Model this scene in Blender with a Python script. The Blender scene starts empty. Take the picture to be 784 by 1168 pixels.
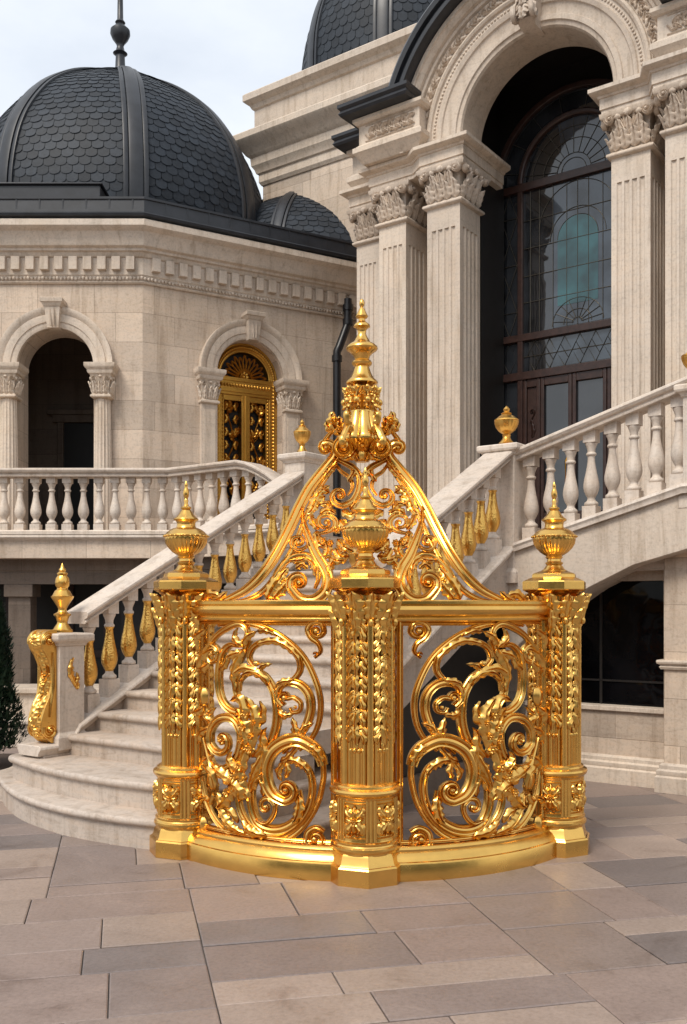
import bpy, bmesh, math, random
from math import sin, cos, pi, sqrt, atan2, radians, floor
random.seed(7)
S = bpy.context.scene
COL = S.collection

# ------------------------------------------------------------------ camera model (metres)
EYE = 1.6; FPX = 1100.0; CX = 392.0; HY = 690.0
def P(px, py, Y):
    return ((px - CX) / FPX * Y, Y, EYE - (py - HY) / FPX * Y)

# ------------------------------------------------------------------ mesh builder
class MB:
    def __init__(self, mapf=None):
        self.v = []; self.f = []; self.mapf = mapf; self.cols = []
    def add(self, vs, fs, col=None):
        o = len(self.v)
        if self.mapf: vs = [self.mapf(*p) for p in vs]
        self.v.extend(vs)
        for f in fs:
            self.f.append(tuple(i + o for i in f)); self.cols.append(col)
    def box(self, x0, x1, y0, y1, z0, z1, fr=None):
        vs = [(x, y, z) for z in (z0, z1) for y in (y0, y1) for x in (x0, x1)]
        if fr: vs = [fr(*p) for p in vs]
        self.add(vs, [(0, 2, 3, 1), (4, 5, 7, 6), (0, 1, 5, 4), (2, 6, 7, 3), (0, 4, 6, 2), (1, 3, 7, 5)])
    def prism(self, poly, z0, z1, fr=None):
        n = len(poly)
        vs = [(x, y, z0) for x, y in poly] + [(x, y, z1) for x, y in poly]
        if fr: vs = [fr(*p) for p in vs]
        self.add(vs, [tuple(range(n))[::-1], tuple(range(n, 2 * n))] + [(i, (i + 1) % n, n + (i + 1) % n, n + i) for i in range(n)])
    def extrude(self, poly, d0, d1, fr):
        """poly in (s,z); extruded along d; fr(s,d,z)"""
        n = len(poly)
        vs = [fr(s, d0, z) for s, z in poly] + [fr(s, d1, z) for s, z in poly]
        self.add(vs, [tuple(range(n)), tuple(range(n, 2 * n))[::-1]] + [(i, n + i, n + (i + 1) % n, (i + 1) % n) for i in range(n)])
    def lathe(self, prof, c=(0, 0, 0), segs=24, rot=0.0, mod=None, a0=0.0, a1=2 * pi, sc=1.0):
        full = abs(a1 - a0 - 2 * pi) < 1e-6
        m = segs if full else segs + 1
        vs = []; fs = []
        for r, z in prof:
            for i in range(m):
                a = a0 + rot + (a1 - a0) * i / segs
                rr = r * sc * (mod(a - rot, z) if mod else 1.0)
                vs.append((c[0] + rr * cos(a), c[1] + rr * sin(a), c[2] + z * sc))
        for j in range(len(prof) - 1):
            for i in range(segs):
                k = (i + 1) % m
                fs.append((j * m + i, j * m + k, (j + 1) * m + k, (j + 1) * m + i))
        if full:
            if prof[0][0] > 1e-5: fs.append(tuple(range(m))[::-1])
            if prof[-1][0] > 1e-5: fs.append(tuple(range((len(prof) - 1) * m, len(prof) * m)))
        self.add(vs, fs)
    def ball(self, c, rx, ry, rz, n=10, fr=None):
        vs = []; fs = []
        for j in range(n + 1):
            t = pi * j / n
            for i in range(2 * n):
                a = pi * i / n
                p = (c[0] + rx * sin(t) * cos(a), c[1] + ry * sin(t) * sin(a), c[2] - rz * cos(t))
                vs.append(fr(*p) if fr else p)
        for j in range(n):
            for i in range(2 * n):
                k = (i + 1) % (2 * n)
                fs.append((j * 2 * n + i, j * 2 * n + k, (j + 1) * 2 * n + k, (j + 1) * 2 * n + i))
        self.add(vs, fs)
    def rings(self, rings, closed=False, cap=True):
        n = len(rings[0]); vs = [p for r in rings for p in r]; fs = []
        m = len(rings)
        for j in range(m if closed else m - 1):
            j2 = (j + 1) % m
            for i in range(n):
                k = (i + 1) % n
                fs.append((j * n + i, j * n + k, j2 * n + k, j2 * n + i))
        if cap and not closed:
            fs.append(tuple(range(n))[::-1]); fs.append(tuple(range((m - 1) * n, m * n)))
        self.add(vs, fs)
    def tube(self, pts, r, n=8):
        """round bar along 3D points; r number or list"""
        rings = []
        m = len(pts)
        up = None
        for i, p in enumerate(pts):
            a = pts[max(i - 1, 0)]; b = pts[min(i + 1, m - 1)]
            t = [b[k] - a[k] for k in range(3)]; L = sqrt(sum(q * q for q in t)) or 1; t = [q / L for q in t]
            if up is None:
                up = (0, 0, 1) if abs(t[2]) < .9 else (1, 0, 0)
            x = (up[1] * t[2] - up[2] * t[1], up[2] * t[0] - up[0] * t[2], up[0] * t[1] - up[1] * t[0])
            L = sqrt(sum(q * q for q in x)) or 1; x = [q / L for q in x]
            y = (t[1] * x[2] - t[2] * x[1], t[2] * x[0] - t[0] * x[2], t[0] * x[1] - t[1] * x[0])
            up = y if False else up
            rr = r[i] if isinstance(r, (list, tuple)) else r
            rings.append([tuple(p[k] + rr * (cos(2 * pi * q / n) * x[k] + sin(2 * pi * q / n) * y[k]) for k in range(3)) for q in range(n)])
        self.rings(rings)
    def miter(self, path, prof, closed=False, cap=True):
        """sweep profile [(out,z)] along a plan polyline [(x,y)]; out = to the right of travel"""
        n = len(path); rings = []
        for i in range(n):
            p = path[i]
            def d(a, b):
                L = sqrt((b[0] - a[0]) ** 2 + (b[1] - a[1]) ** 2) or 1
                return ((b[0] - a[0]) / L, (b[1] - a[1]) / L)
            if closed:
                d0 = d(path[i - 1], p); d1 = d(p, path[(i + 1) % n])
            else:
                d0 = d(path[i - 1], p) if i > 0 else d(p, path[1])
                d1 = d(p, path[i + 1]) if i < n - 1 else d0
            n0 = (d0[1], -d0[0]); n1 = (d1[1], -d1[0])
            q = 1 + n0[0] * n1[0] + n0[1] * n1[1]
            mx = ((n0[0] + n1[0]) / q, (n0[1] + n1[1]) / q)
            zz = p[2] if len(p) > 2 else 0.0
            rings.append([(p[0] + mx[0] * o, p[1] + mx[1] * o, zz + z) for o, z in prof])
        self.rings(rings, closed=closed, cap=cap)
    def build(self, name, mat, parent=None, smooth=35, bevel=0, uv=True, jit=0):
        root = (0, 0, 0)
        if parent is not None:
            q = parent
            while q.parent: q = q.parent
            root = ROOTS.get(q.name, (0, 0, 0))
        me = bpy.data.meshes.new(name)
        me.from_pydata([(x - root[0], y - root[1], z - root[2]) for x, y, z in self.v], [], self.f)
        bm = bmesh.new(); bm.from_mesh(me)
        if any(c is not None for c in self.cols):
            lay = bm.loops.layers.float_color.new('slab')
            bm.faces.ensure_lookup_table()
            for f, c in zip(bm.faces, self.cols):
                for l in f.loops: l[lay] = (c or (.5, .5, .5)) + (1.0,)
        bmesh.ops.recalc_face_normals(bm, faces=bm.faces)
        if uv:
            ul = bm.loops.layers.uv.new('UVMap')
            for f in bm.faces:
                nn = f.normal
                if abs(nn.z) > .7:
                    for l in f.loops: l[ul].uv = (l.vert.co.x + root[0], l.vert.co.y + root[1])
                else:
                    L = sqrt(nn.x ** 2 + nn.y ** 2) or 1; tx, ty = -nn.y / L, nn.x / L
                    for l in f.loops:
                        co = l.vert.co
                        l[ul].uv = ((co.x + root[0]) * tx + (co.y + root[1]) * ty, co.z + root[2])
        bm.to_mesh(me); bm.free()
        if smooth:
            me.polygons.foreach_set('use_smooth', [True] * len(me.polygons))
            me.set_sharp_from_angle(angle=radians(smooth))
        ob = bpy.data.objects.new(name, me); COL.objects.link(ob)
        if mat: me.materials.append(mat)
        if parent is not None: ob.parent = parent
        if bevel:
            b = ob.modifiers.new('bevel', 'BEVEL'); b.width = bevel; b.segments = 2; b.limit_method = 'ANGLE'; b.angle_limit = radians(40)
            b.harden_normals = False
        return ob

ROOTS = {}
def tag(o, label=None, cat=None, group=None, kind=None):
    if label: o['label'] = label
    if cat: o['category'] = cat
    if group: o['group'] = group
    if kind: o['kind'] = kind
    return o
def thing(name, loc, label, cat, group=None, rz=0):
    o = bpy.data.objects.new(name, None); COL.objects.link(o); o.empty_display_size = .1
    o.location = loc; o.rotation_euler = (0, 0, rz); ROOTS[o.name] = tuple(loc)
    return tag(o, label, cat, group)
def kids(o): return [c for c in COL.objects if c.parent == o]
def copy_tree(o, parent=None):
    c = o.copy(); COL.objects.link(c); c.parent = parent
    for ch in kids(o): copy_tree(ch, c)
    return c

# ------------------------------------------------------------------ curves
def catmull(pts, step):
    """resample a 2D/3D Catmull-Rom through pts"""
    out = []
    n = len(pts); D = len(pts[0])
    for i in range(n - 1):
        p0 = pts[i - 1] if i > 0 else tuple(2 * pts[0][k] - pts[1][k] for k in range(D))
        p1 = pts[i]; p2 = pts[i + 1]
        p3 = pts[i + 2] if i + 2 < n else tuple(2 * pts[-1][k] - pts[-2][k] for k in range(D))
        L = sqrt(sum((p2[k] - p1[k]) ** 2 for k in range(D)))
        m = max(2, int(L / step + .5))
        for j in range(m):
            t = j / m
            out.append(tuple(.5 * ((2 * p1[k]) + (-p0[k] + p2[k]) * t + (2 * p0[k] - 5 * p1[k] + 4 * p2[k] - p3[k]) * t * t + (-p0[k] + 3 * p1[k] - 3 * p2[k] + p3[k]) * t ** 3) for k in range(D)))
    out.append(tuple(pts[-1]))
    return out
def spiral(last, c, turns, rend, sgn, step=.25, sy=1.0):
    """points from `last` winding about c (sgn +1 = counter-clockwise in (a,b))"""
    dx, dy = last[0] - c[0], (last[1] - c[1]) / sy
    r0 = sqrt(dx * dx + dy * dy); a0 = atan2(dy, dx)
    n = max(4, int(turns * 2 * pi / step)); out = []
    for i in range(1, n + 1):
        t = i / n; r = r0 * (rend / r0) ** t
        a = a0 + sgn * turns * 2 * pi * t
        out.append((c[0] + r * cos(a), c[1] + sy * r * sin(a)))
    return out
# moulded band section: (across -1..1, height 0..1)
BAND = [(-1, .10), (-.98, .48), (-.84, .70), (-.66, .56), (-.58, .26), (-.50, .30), (-.32, .78), (0, 1.0), (.32, .78), (.50, .30), (.58, .26), (.66, .56), (.84, .70), (.98, .48), (1, .10)]
BAND = BAND + [(q, -h) for q, h in BAND[::-1]]
ROUND = [(cos(2 * pi * i / 10), sin(2 * pi * i / 10)) for i in range(10)][::-1]
def keyed(keys, t):
    if not isinstance(keys, (list, tuple)): return keys
    n = len(keys) - 1; x = min(max(t, 0), 1) * n; i = min(int(x), n - 1)
    return keys[i] + (keys[i + 1] - keys[i]) * (x - i)
FAT = 1.0
def scroll(mb, path, w, h=None, c0=0.0, prof=None, step=.010):
    """moulded bar following 2D path in (a,b); w = full width (key list), h = half thickness"""
    prof = prof or BAND
    pts = catmull(path, step); n = len(pts)
    ln = [0]
    for i in range(1, n): ln.append(ln[-1] + sqrt((pts[i][0] - pts[i - 1][0]) ** 2 + (pts[i][1] - pts[i - 1][1]) ** 2))
    rings = []
    for i, p in enumerate(pts):
        a = pts[max(i - 1, 0)]; b = pts[min(i + 1, n - 1)]
        tx, ty = b[0] - a[0], b[1] - a[1]; L = sqrt(tx * tx + ty * ty) or 1; tx /= L; ty /= L
        t = ln[i] / (ln[-1] or 1)
        ww = keyed(w, t) * .5 * FAT; hh = keyed(h, t) if h is not None else ww * .8
        cc = keyed(c0, t)
        rings.append([(p[0] - ty * q * ww, p[1] + tx * q * ww, cc + k * hh) for q, k in prof])
    mb.rings(rings)
def leaf(mb, path, W, c0=0.0, lift=.03, lobes=4, nc=8, curl=0.0, thick=.006, na=None, rip=.18):
    """acanthus leaf: lobed, grooved, cupped, along a 2D path; (a,b,c)"""
    ln = sum(sqrt((path[i][0] - path[i - 1][0]) ** 2 + (path[i][1] - path[i - 1][1]) ** 2) for i in range(1, len(path)))
    na = na or max(8, lobes * 5)
    pts = catmull(path, ln / na); n = len(pts)
    front = []; back = []
    for i, p in enumerate(pts):
        t = i / (n - 1)
        a = pts[max(i - 1, 0)]; b = pts[min(i + 1, n - 1)]
        tx, ty = b[0] - a[0], b[1] - a[1]; L = sqrt(tx * tx + ty * ty) or 1; tx /= L; ty /= L
        env = (sin(pi * min(1, t * .93 + .07) ** .8)) ** .75 if 0 < t < 1 else .03
        lob = .62 + .38 * abs(sin(pi * (t * lobes + .15)))
        ww = W * .5 * env * lob
        for j in range(nc + 1):
            q = -1 + 2 * j / nc
            hgt = lift * (sin(pi * (.08 + .84 * t))) * (1 - .55 * q * q)
            hgt += lift * .55 * (-.8 * math.exp(-(q / .16) ** 2) + .5 * math.exp(-((abs(q) - .35) / .2) ** 2))
            hgt += lift * rip * abs(q) * cos(2 * pi * (t * lobes + .15) + 2.2 * abs(q))
            cc = keyed(c0, t) + hgt + curl * t ** 3
            x = p[0] - ty * q * ww - tx * abs(q) * ww * -.35; y = p[1] + tx * q * ww + ty * abs(q) * ww * .35
            front.append((x, y, cc)); back.append((x, y, cc - thick))
    m = nc + 1; fs = []; N = len(front)
    for i in range(n - 1):
        for j in range(nc):
            k = i * m + j
            fs.append((k, k + 1, k + m + 1, k + m)); fs.append((N + k, N + k + m, N + k + m + 1, N + k + 1))
    for i in range(n - 1):
        for j in (0, nc):
            k = i * m + j; fs.append((k, k + m, N + k + m, N + k))
    for i in (0, n - 1):
        for j in range(nc):
            k = i * m + j; fs.append((k, N + k, N + k + 1, k + 1))
    mb.add(front + back, fs)
def rosette(mb, a, b, r, c0=0.0, petals=8, h=.02):
    """small ribbed flower / button"""
    vs = []; fs = []; n = petals * 4; rr = [0, .22, .34, .5, .75, .95, 1.0]; hh = [1.0, .85, .45, .75, .8, .45, 0]
    for j, (q, k) in enumerate(zip(rr, hh)):
        for i in range(n):
            t = 2 * pi * i / n; m = 1 + (.16 * cos(petals * t) if j > 2 else 0)
            vs.append((a + r * q * m * cos(t), b + r * q * m * sin(t), c0 + h * k * (1 + (.25 * cos(petals * t) if j in (3, 4) else 0))))
    for j in range(len(rr) - 1):
        for i in range(n):
            k = (i + 1) % n; fs.append((j * n + i, j * n + k, (j + 1) * n + k, (j + 1) * n + i))
    mb.add(vs, fs)
def bud(mb, a, b, ra, rb, c0=0.0, rc=.02, ribs=6):
    vs = []; fs = []; n = 20; m = 10
    for j in range(m + 1):
        t = pi * j / m
        for i in range(n):
            q = 2 * pi * i / n; k = 1 + .10 * cos(ribs * q)
            vs.append((a + ra * sin(t) * cos(q) * k, b - rb * cos(t), c0 + rc * sin(t) * sin(q) * k))
    for j in range(m):
        for i in range(n):
            k = (i + 1) % n; fs.append((j * n + i, j * n + k, (j + 1) * n + k, (j + 1) * n + i))
    mb.add(vs, fs)

# ------------------------------------------------------------------ materials
def mat(name):
    m = bpy.data.materials.new(name); m.use_nodes = True
    nt = m.node_tree; b = nt.nodes['Principled BSDF']
    return m, nt, b, nt.nodes, nt.links
def nd(nt, typ, **kw):
    n = nt.nodes.new(typ)
    for k, v in kw.items():
        if k in n.inputs.keys(): n.inputs[k].default_value = v
        else: setattr(n, k, v)
    return n
def ramp(nt, fac, stops):
    r = nt.nodes.new('ShaderNodeValToRGB'); e = r.color_ramp.elements
    while len(e) < len(stops): e.new(.5)
    for q, (p, c) in zip(e, stops): q.position = p; q.color = tuple(c) + (1,)
    nt.links.new(fac, r.inputs['Fac']); return r.outputs['Color']
def mixc(nt, f, a, b, mode='MIX'):
    m = nt.nodes.new('ShaderNodeMix'); m.data_type = 'RGBA'; m.blend_type = mode
    for s, v in ((m.inputs['Factor'], f), (m.inputs['A'], a), (m.inputs['B'], b)):
        if hasattr(v, 'type') and hasattr(v, 'links'): nt.links.new(v, s)
        elif isinstance(v, (int, float)): s.default_value = v
        else: s.default_value = tuple(v) + (1,)
    # pick colour sockets explicitly
    return m
def mix(nt, f, a, b, mode='MIX'):
    m = nt.nodes.new('ShaderNodeMix'); m.data_type = 'RGBA'; m.blend_type = mode
    ins = [i for i in m.inputs if i.type == 'RGBA']; fi = m.inputs[0]
    if isinstance(f, (int, float)): fi.default_value = f
    else: nt.links.new(f, fi)
    for s, v in zip(ins, (a, b)):
        if isinstance(v, tuple): s.default_value = v + (1,) if len(v) == 3 else v
        else: nt.links.new(v, s)
    return [o for o in m.outputs if o.type == 'RGBA'][0]

def stone(name, base, var=.10, blocks=None, rough=.62, bump=.25, warm=(1.06, .97, .88), vein=.35, streak=.8):
    m, nt, b, N, L = mat(name)
    tc = nd(nt, 'ShaderNodeTexCoord'); geo = nd(nt, 'ShaderNodeNewGeometry')
    pos = geo.outputs['Position']
    n1 = nd(nt, 'ShaderNodeTexNoise', Scale=1.7, Detail=6, Roughness=.62); L.new(pos, n1.inputs['Vector'])
    n2 = nd(nt, 'ShaderNodeTexNoise', Scale=38, Detail=4, Roughness=.7); L.new(pos, n2.inputs['Vector'])
    # veining: stretched, warped noise
    mp = nd(nt, 'ShaderNodeMapping'); mp.inputs['Scale'].default_value = (1.2, 1.2, 5.0); mp.inputs['Rotation'].default_value = (.5, .35, .2)
    L.new(pos, mp.inputs['Vector'])
    n3 = nd(nt, 'ShaderNodeTexNoise', Scale=2.6, Detail=8, Roughness=.66, Distortion=1.6); L.new(mp.outputs[0], n3.inputs['Vector'])
    d = tuple(c * (1 - var * 1.6) for c in base); l = tuple(min(1, c * (1 + var)) for c in base)
    c1 = ramp(nt, n1.outputs['Fac'], [(.3, d), (.5, base), (.72, l)])
    wv = tuple(min(1, base[i] * warm[i]) for i in range(3)); dv = tuple(base[i] * .66 * warm[i] for i in range(3))
    c2 = ramp(nt, n3.outputs['Fac'], [(.36, dv), (.46, base), (.60, wv)])
    c = mix(nt, vein, c1, c2)
    sp = ramp(nt, n2.outputs['Fac'], [(.32, (.78, .76, .74)), (.5, (1, 1, 1)), (.75, (1.04, 1.03, 1.02))])
    c = mix(nt, .8, c, sp, 'MULTIPLY')
    bh = n2.outputs['Fac']
    if blocks:
        bt = nd(nt, 'ShaderNodeTexBrick'); L.new(tc.outputs['UV'], bt.inputs['Vector'])
        bt.inputs['Scale'].default_value = 1; bt.inputs['Brick Width'].default_value = blocks[0]; bt.inputs['Row Height'].default_value = blocks[1]
        bt.inputs['Mortar Size'].default_value = .0035; bt.inputs['Mortar Smooth'].default_value = .3; bt.offset = .37; bt.squash = 1.35; bt.squash_frequency = 3
        bt.inputs['Color1'].default_value = (.73, .70, .67, 1); bt.inputs['Color2'].default_value = (1.13, 1.09, 1.04, 1); bt.inputs['Mortar'].default_value = (.52, .48, .44, 1)
        bt.inputs['Bias'].default_value = .1
        c = mix(nt, .85, c, bt.outputs['Color'], 'MULTIPLY')
        bf = nd(nt, 'ShaderNodeMath', operation='MULTIPLY_ADD'); L.new(bt.outputs['Fac'], bf.inputs[0]); bf.inputs[1].default_value = -1.6; L.new(bh, bf.inputs[2]); bh = bf.outputs[0]
    # rain streaks and grime, long in z
    ms = nd(nt, 'ShaderNodeMapping'); ms.inputs['Scale'].default_value = (5.0, 5.0, .45); L.new(pos, ms.inputs['Vector'])
    n4 = nd(nt, 'ShaderNodeTexNoise', Scale=1.6, Detail=7, Roughness=.7, Distortion=.4); L.new(ms.outputs[0], n4.inputs['Vector'])
    c = mix(nt, streak, c, ramp(nt, n4.outputs['Fac'], [(.34, (.70, .66, .61)), (.50, (1, 1, 1)), (.78, (1.05, 1.03, 1.0))]), 'MULTIPLY')
    oi = nd(nt, 'ShaderNodeObjectInfo')
    c = mix(nt, 1.0, c, ramp(nt, oi.outputs['Random'], [(0, (.90, .88, .86)), (.5, (1, 1, 1)), (1, (1.06, 1.04, 1.01))]), 'MULTIPLY')
    n5 = nd(nt, 'ShaderNodeTexNoise', Scale=.55, Detail=5, Roughness=.6); L.new(pos, n5.inputs['Vector'])
    c = mix(nt, .6, c, ramp(nt, n5.outputs['Fac'], [(.32, (.88, .84, .79)), (.5, (1, 1, 1)), (.7, (1.05, 1.0, .93))]), 'MULTIPLY')
    L.new(c, b.inputs['Base Color'])
    b.inputs['Roughness'].default_value = rough; b.inputs['Specular IOR Level'].default_value = .35
    bp = nd(nt, 'ShaderNodeBump', Strength=bump, Distance=.006); L.new(bh, bp.inputs['Height']); L.new(bp.outputs[0], b.inputs['Normal'])
    return m
def metal(name, base, rough=.2, bump=.0, bscale=60, dist=.004, wear=None, rvar=.10):
    m, nt, b, N, L = mat(name)
    tc = nd(nt, 'ShaderNodeTexCoord')
    n1 = nd(nt, 'ShaderNodeTexNoise', Scale=9, Detail=5, Roughness=.6); L.new(tc.outputs['Object'], n1.inputs['Vector'])
    c = ramp(nt, n1.outputs['Fac'], [(.3, tuple(q * .90 for q in base)), (.55, base), (.8, tuple(min(1, q * 1.08) for q in base))])
    if wear:
        n4 = nd(nt, 'ShaderNodeTexNoise', Scale=26, Detail=6, Roughness=.7); L.new(tc.outputs['Object'], n4.inputs['Vector'])
        f = nd(nt, 'ShaderNodeMapRange'); f.inputs['From Min'].default_value = .56; f.inputs['From Max'].default_value = .76; f.inputs['To Max'].default_value = .7
        L.new(n4.outputs['Fac'], f.inputs['Value']); c = mix(nt, f.outputs[0], c, wear)
    L.new(c, b.inputs['Base Color']); b.inputs['Metallic'].default_value = 1
    rr = nd(nt, 'ShaderNodeMapRange'); rr.inputs['To Min'].default_value = max(.05, rough - rvar * .5); rr.inputs['To Max'].default_value = rough + rvar
    n5 = nd(nt, 'ShaderNodeTexNoise', Scale=5, Detail=6, Roughness=.7); L.new(tc.outputs['Object'], n5.inputs['Vector'])
    L.new(n5.outputs['Fac'], rr.inputs['Value']); L.new(rr.outputs[0], b.inputs['Roughness'])
    if bump:
        v = nd(nt, 'ShaderNodeTexVoronoi', Scale=bscale); v.feature = 'SMOOTH_F1'; L.new(tc.outputs['Object'], v.inputs['Vector'])
        bp = nd(nt, 'ShaderNodeBump', Strength=bump, Distance=dist); L.new(v.outputs['Distance'], bp.inputs['Height']); L.new(bp.outputs[0], b.inputs['Normal'])
    else:
        n6 = nd(nt, 'ShaderNodeTexNoise', Scale=30, Detail=3); L.new(tc.outputs['Object'], n6.inputs['Vector'])
        bp = nd(nt, 'ShaderNodeBump', Strength=.10, Distance=.003); L.new(n6.outputs['Fac'], bp.inputs['Height']); L.new(bp.outputs[0], b.inputs['Normal'])
    return m
def plain(name, base, rough=.5, metallic=0, nscale=8, var=.2, bump=.1, spec=.4):
    m, nt, b, N, L = mat(name)
    tc = nd(nt, 'ShaderNodeTexCoord')
    n1 = nd(nt, 'ShaderNodeTexNoise', Scale=nscale, Detail=6, Roughness=.65); L.new(tc.outputs['Object'], n1.inputs['Vector'])
    c = ramp(nt, n1.outputs['Fac'], [(.3, tuple(q * (1 - var) for q in base)), (.7, tuple(min(1, q * (1 + var)) for q in base))])
    L.new(c, b.inputs['Base Color']); b.inputs['Roughness'].default_value = rough; b.inputs['Metallic'].default_value = metallic
    b.inputs['Specular IOR Level'].default_value = spec
    bp = nd(nt, 'ShaderNodeBump', Strength=bump, Distance=.01); L.new(n1.outputs['Fac'], bp.inputs['Height']); L.new(bp.outputs[0], b.inputs['Normal'])
    return m

M = {}
CREAM = (.585, .51, .435)
M['wall'] = stone('cream_block_stone', (.56, .482, .41), blocks=(.78, .40), bump=.35)
M['trim'] = stone('cream_trim_stone', CREAM, vein=.30)
M['carved'] = stone('cream_carved_stone', (.56, .48, .405), bump=.5, vein=.2)
M['stair'] = stone('cream_stair_stone', (.50, .432, .375), vein=.5, rough=.5)
M['rail'] = stone('pale_balustrade_stone', (.62, .55, .485), vein=.3, rough=.5)
M['dim'] = stone('shade_darkened_stone', (.16, .13, .11), blocks=(.8, .4))  # block stone darkened to put shade into loggia, balcony underside and skirting
M['gold'] = metal('polished_gilding', (.80, .475, .125), rough=.22, rvar=.13)
M['goldleaf'] = metal('carved_gilding', (.79, .465, .12), rough=.27, wear=(.52, .26, .05))
M['hammer'] = metal('hammered_gilding', (.76, .44, .11), rough=.26, bump=.45, bscale=70, dist=.010)
M['oldgold'] = metal('antique_gilding', (.54, .29, .058), rough=.33, bump=.3, bscale=70, wear=(.26, .12, .025))
M['roof'] = plain('dark_lead', (.016, .018, .023), rough=.42, nscale=5, var=.4, spec=.5)
M['black'] = plain('black_metal', (.012, .012, .014), rough=.35, nscale=6)
M['void'] = plain('dark_bronze_and_shade', (.012, .010, .009), rough=.5)  # dark bronze, also used for sheets that paint in deep shade
M['wood'] = plain('dark_mahogany', (.034, .016, .012), rough=.35, nscale=14, var=.4)
M['lead'] = plain('leading', (.075, .065, .05), rough=.4, metallic=.6)
def slate():
    m, nt, b, N, L = mat('slate_tile')
    oi = nd(nt, 'ShaderNodeVertexColor', layer_name='slab'); tc = nd(nt, 'ShaderNodeTexCoord')
    n1 = nd(nt, 'ShaderNodeTexNoise', Scale=14, Detail=5); L.new(tc.outputs['Object'], n1.inputs['Vector'])
    c = mix(nt, .6, oi.outputs['Color'], ramp(nt, n1.outputs['Fac'], [(.3, (.6, .6, .62)), (.7, (1.15, 1.15, 1.15))]), 'MULTIPLY')
    L.new(c, b.inputs['Base Color']); b.inputs['Roughness'].default_value = .6; b.inputs['Specular IOR Level'].default_value = .3
    bp = nd(nt, 'ShaderNodeBump', Strength=.25, Distance=.01); L.new(n1.outputs['Fac'], bp.inputs['Height']); L.new(bp.outputs[0], b.inputs['Normal'])
    return m
M['slate'] = slate()
def flags():
    m, nt, b, N, L = mat('flagstone')
    vc = nd(nt, 'ShaderNodeVertexColor', layer_name='slab'); geo = nd(nt, 'ShaderNodeNewGeometry')
    n1 = nd(nt, 'ShaderNodeTexNoise', Scale=2.2, Detail=8, Roughness=.68, Distortion=.8); L.new(geo.outputs['Position'], n1.inputs['Vector'])
    n2 = nd(nt, 'ShaderNodeTexNoise', Scale=45, Detail=5, Roughness=.7); L.new(geo.outputs['Position'], n2.inputs['Vector'])
    n3 = nd(nt, 'ShaderNodeTexNoise', Scale=.5, Detail=4, Roughness=.6); L.new(geo.outputs['Position'], n3.inputs['Vector'])
    c = mix(nt, .9, vc.outputs['Color'], ramp(nt, n1.outputs['Fac'], [(.26, (.60, .55, .52)), (.42, (.93, .91, .89)), (.58, (1.02, 1.0, .98)), (.74, (1.25, 1.20, 1.13))]), 'MULTIPLY')
    c = mix(nt, .8, c, ramp(nt, n2.outputs['Fac'], [(.3, (.72, .71, .70)), (.55, (1, 1, 1)), (.8, (1.12, 1.12, 1.12))]), 'MULTIPLY')
    c = mix(nt, .7, c, ramp(nt, n3.outputs['Fac'], [(.3, (.78, .78, .80)), (.7, (1.1, 1.08, 1.05))]), 'MULTIPLY')
    L.new(c, b.inputs['Base Color'])
    rr = nd(nt, 'ShaderNodeMapRange'); rr.inputs['To Min'].default_value = .32; rr.inputs['To Max'].default_value = .62; L.new(n1.outputs['Fac'], rr.inputs['Value']); L.new(rr.outputs[0], b.inputs['Roughness'])
    ad = nd(nt, 'ShaderNodeMath', operation='MULTIPLY_ADD'); L.new(n1.outputs['Fac'], ad.inputs[0]); ad.inputs[1].default_value = 1.5; L.new(n2.outputs['Fac'], ad.inputs[2])
    bp = nd(nt, 'ShaderNodeBump', Strength=.3, Distance=.006); L.new(ad.outputs[0], bp.inputs['Height']); L.new(bp.outputs[0], b.inputs['Normal'])
    return m
M['flags'] = flags()
M['grout'] = plain('paving_joint', (.10, .086, .076), rough=.9, nscale=3)
def glass(name, base, rough=.04, spec=.6):
    m, nt, b, N, L = mat(name)
    tc = nd(nt, 'ShaderNodeTexCoord')
    n1 = nd(nt, 'ShaderNodeTexNoise', Scale=2.6, Detail=3); L.new(tc.outputs['Object'], n1.inputs['Vector'])
    c = ramp(nt, n1.outputs['Fac'], [(.38, tuple(q * .35 for q in base)), (.62, base)])
    L.new(c, b.inputs['Base Color']); b.inputs['Roughness'].default_value = rough; b.inputs['Specular IOR Level'].default_value = spec
    n2 = nd(nt, 'ShaderNodeTexNoise', Scale=2.5, Detail=2); L.new(tc.outputs['Object'], n2.inputs['Vector'])
    bp = nd(nt, 'ShaderNodeBump', Strength=.15, Distance=.03); L.new(n2.outputs['Fac'], bp.inputs['Height']); L.new(bp.outputs[0], b.inputs['Normal'])
    return m
M['glass'] = glass('dark_window_glass', (.02, .022, .026), spec=1.0)
M['teal'] = glass('teal_stained_glass', (.025, .105, .12), spec=.7)
M['blueglass'] = glass('sky_tinted_glass', (.045, .06, .08), spec=.8)  # colour carries the sky reflected in the right part of the window
M['shopglass'] = glass('undercroft_glass', (.004, .004, .005), spec=.12)
M['leaf'] = plain('conifer_foliage', (.018, .045, .022), rough=.7, nscale=3, var=.5)
M['bark'] = plain('bark', (.06, .04, .03), rough=.9)
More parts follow.
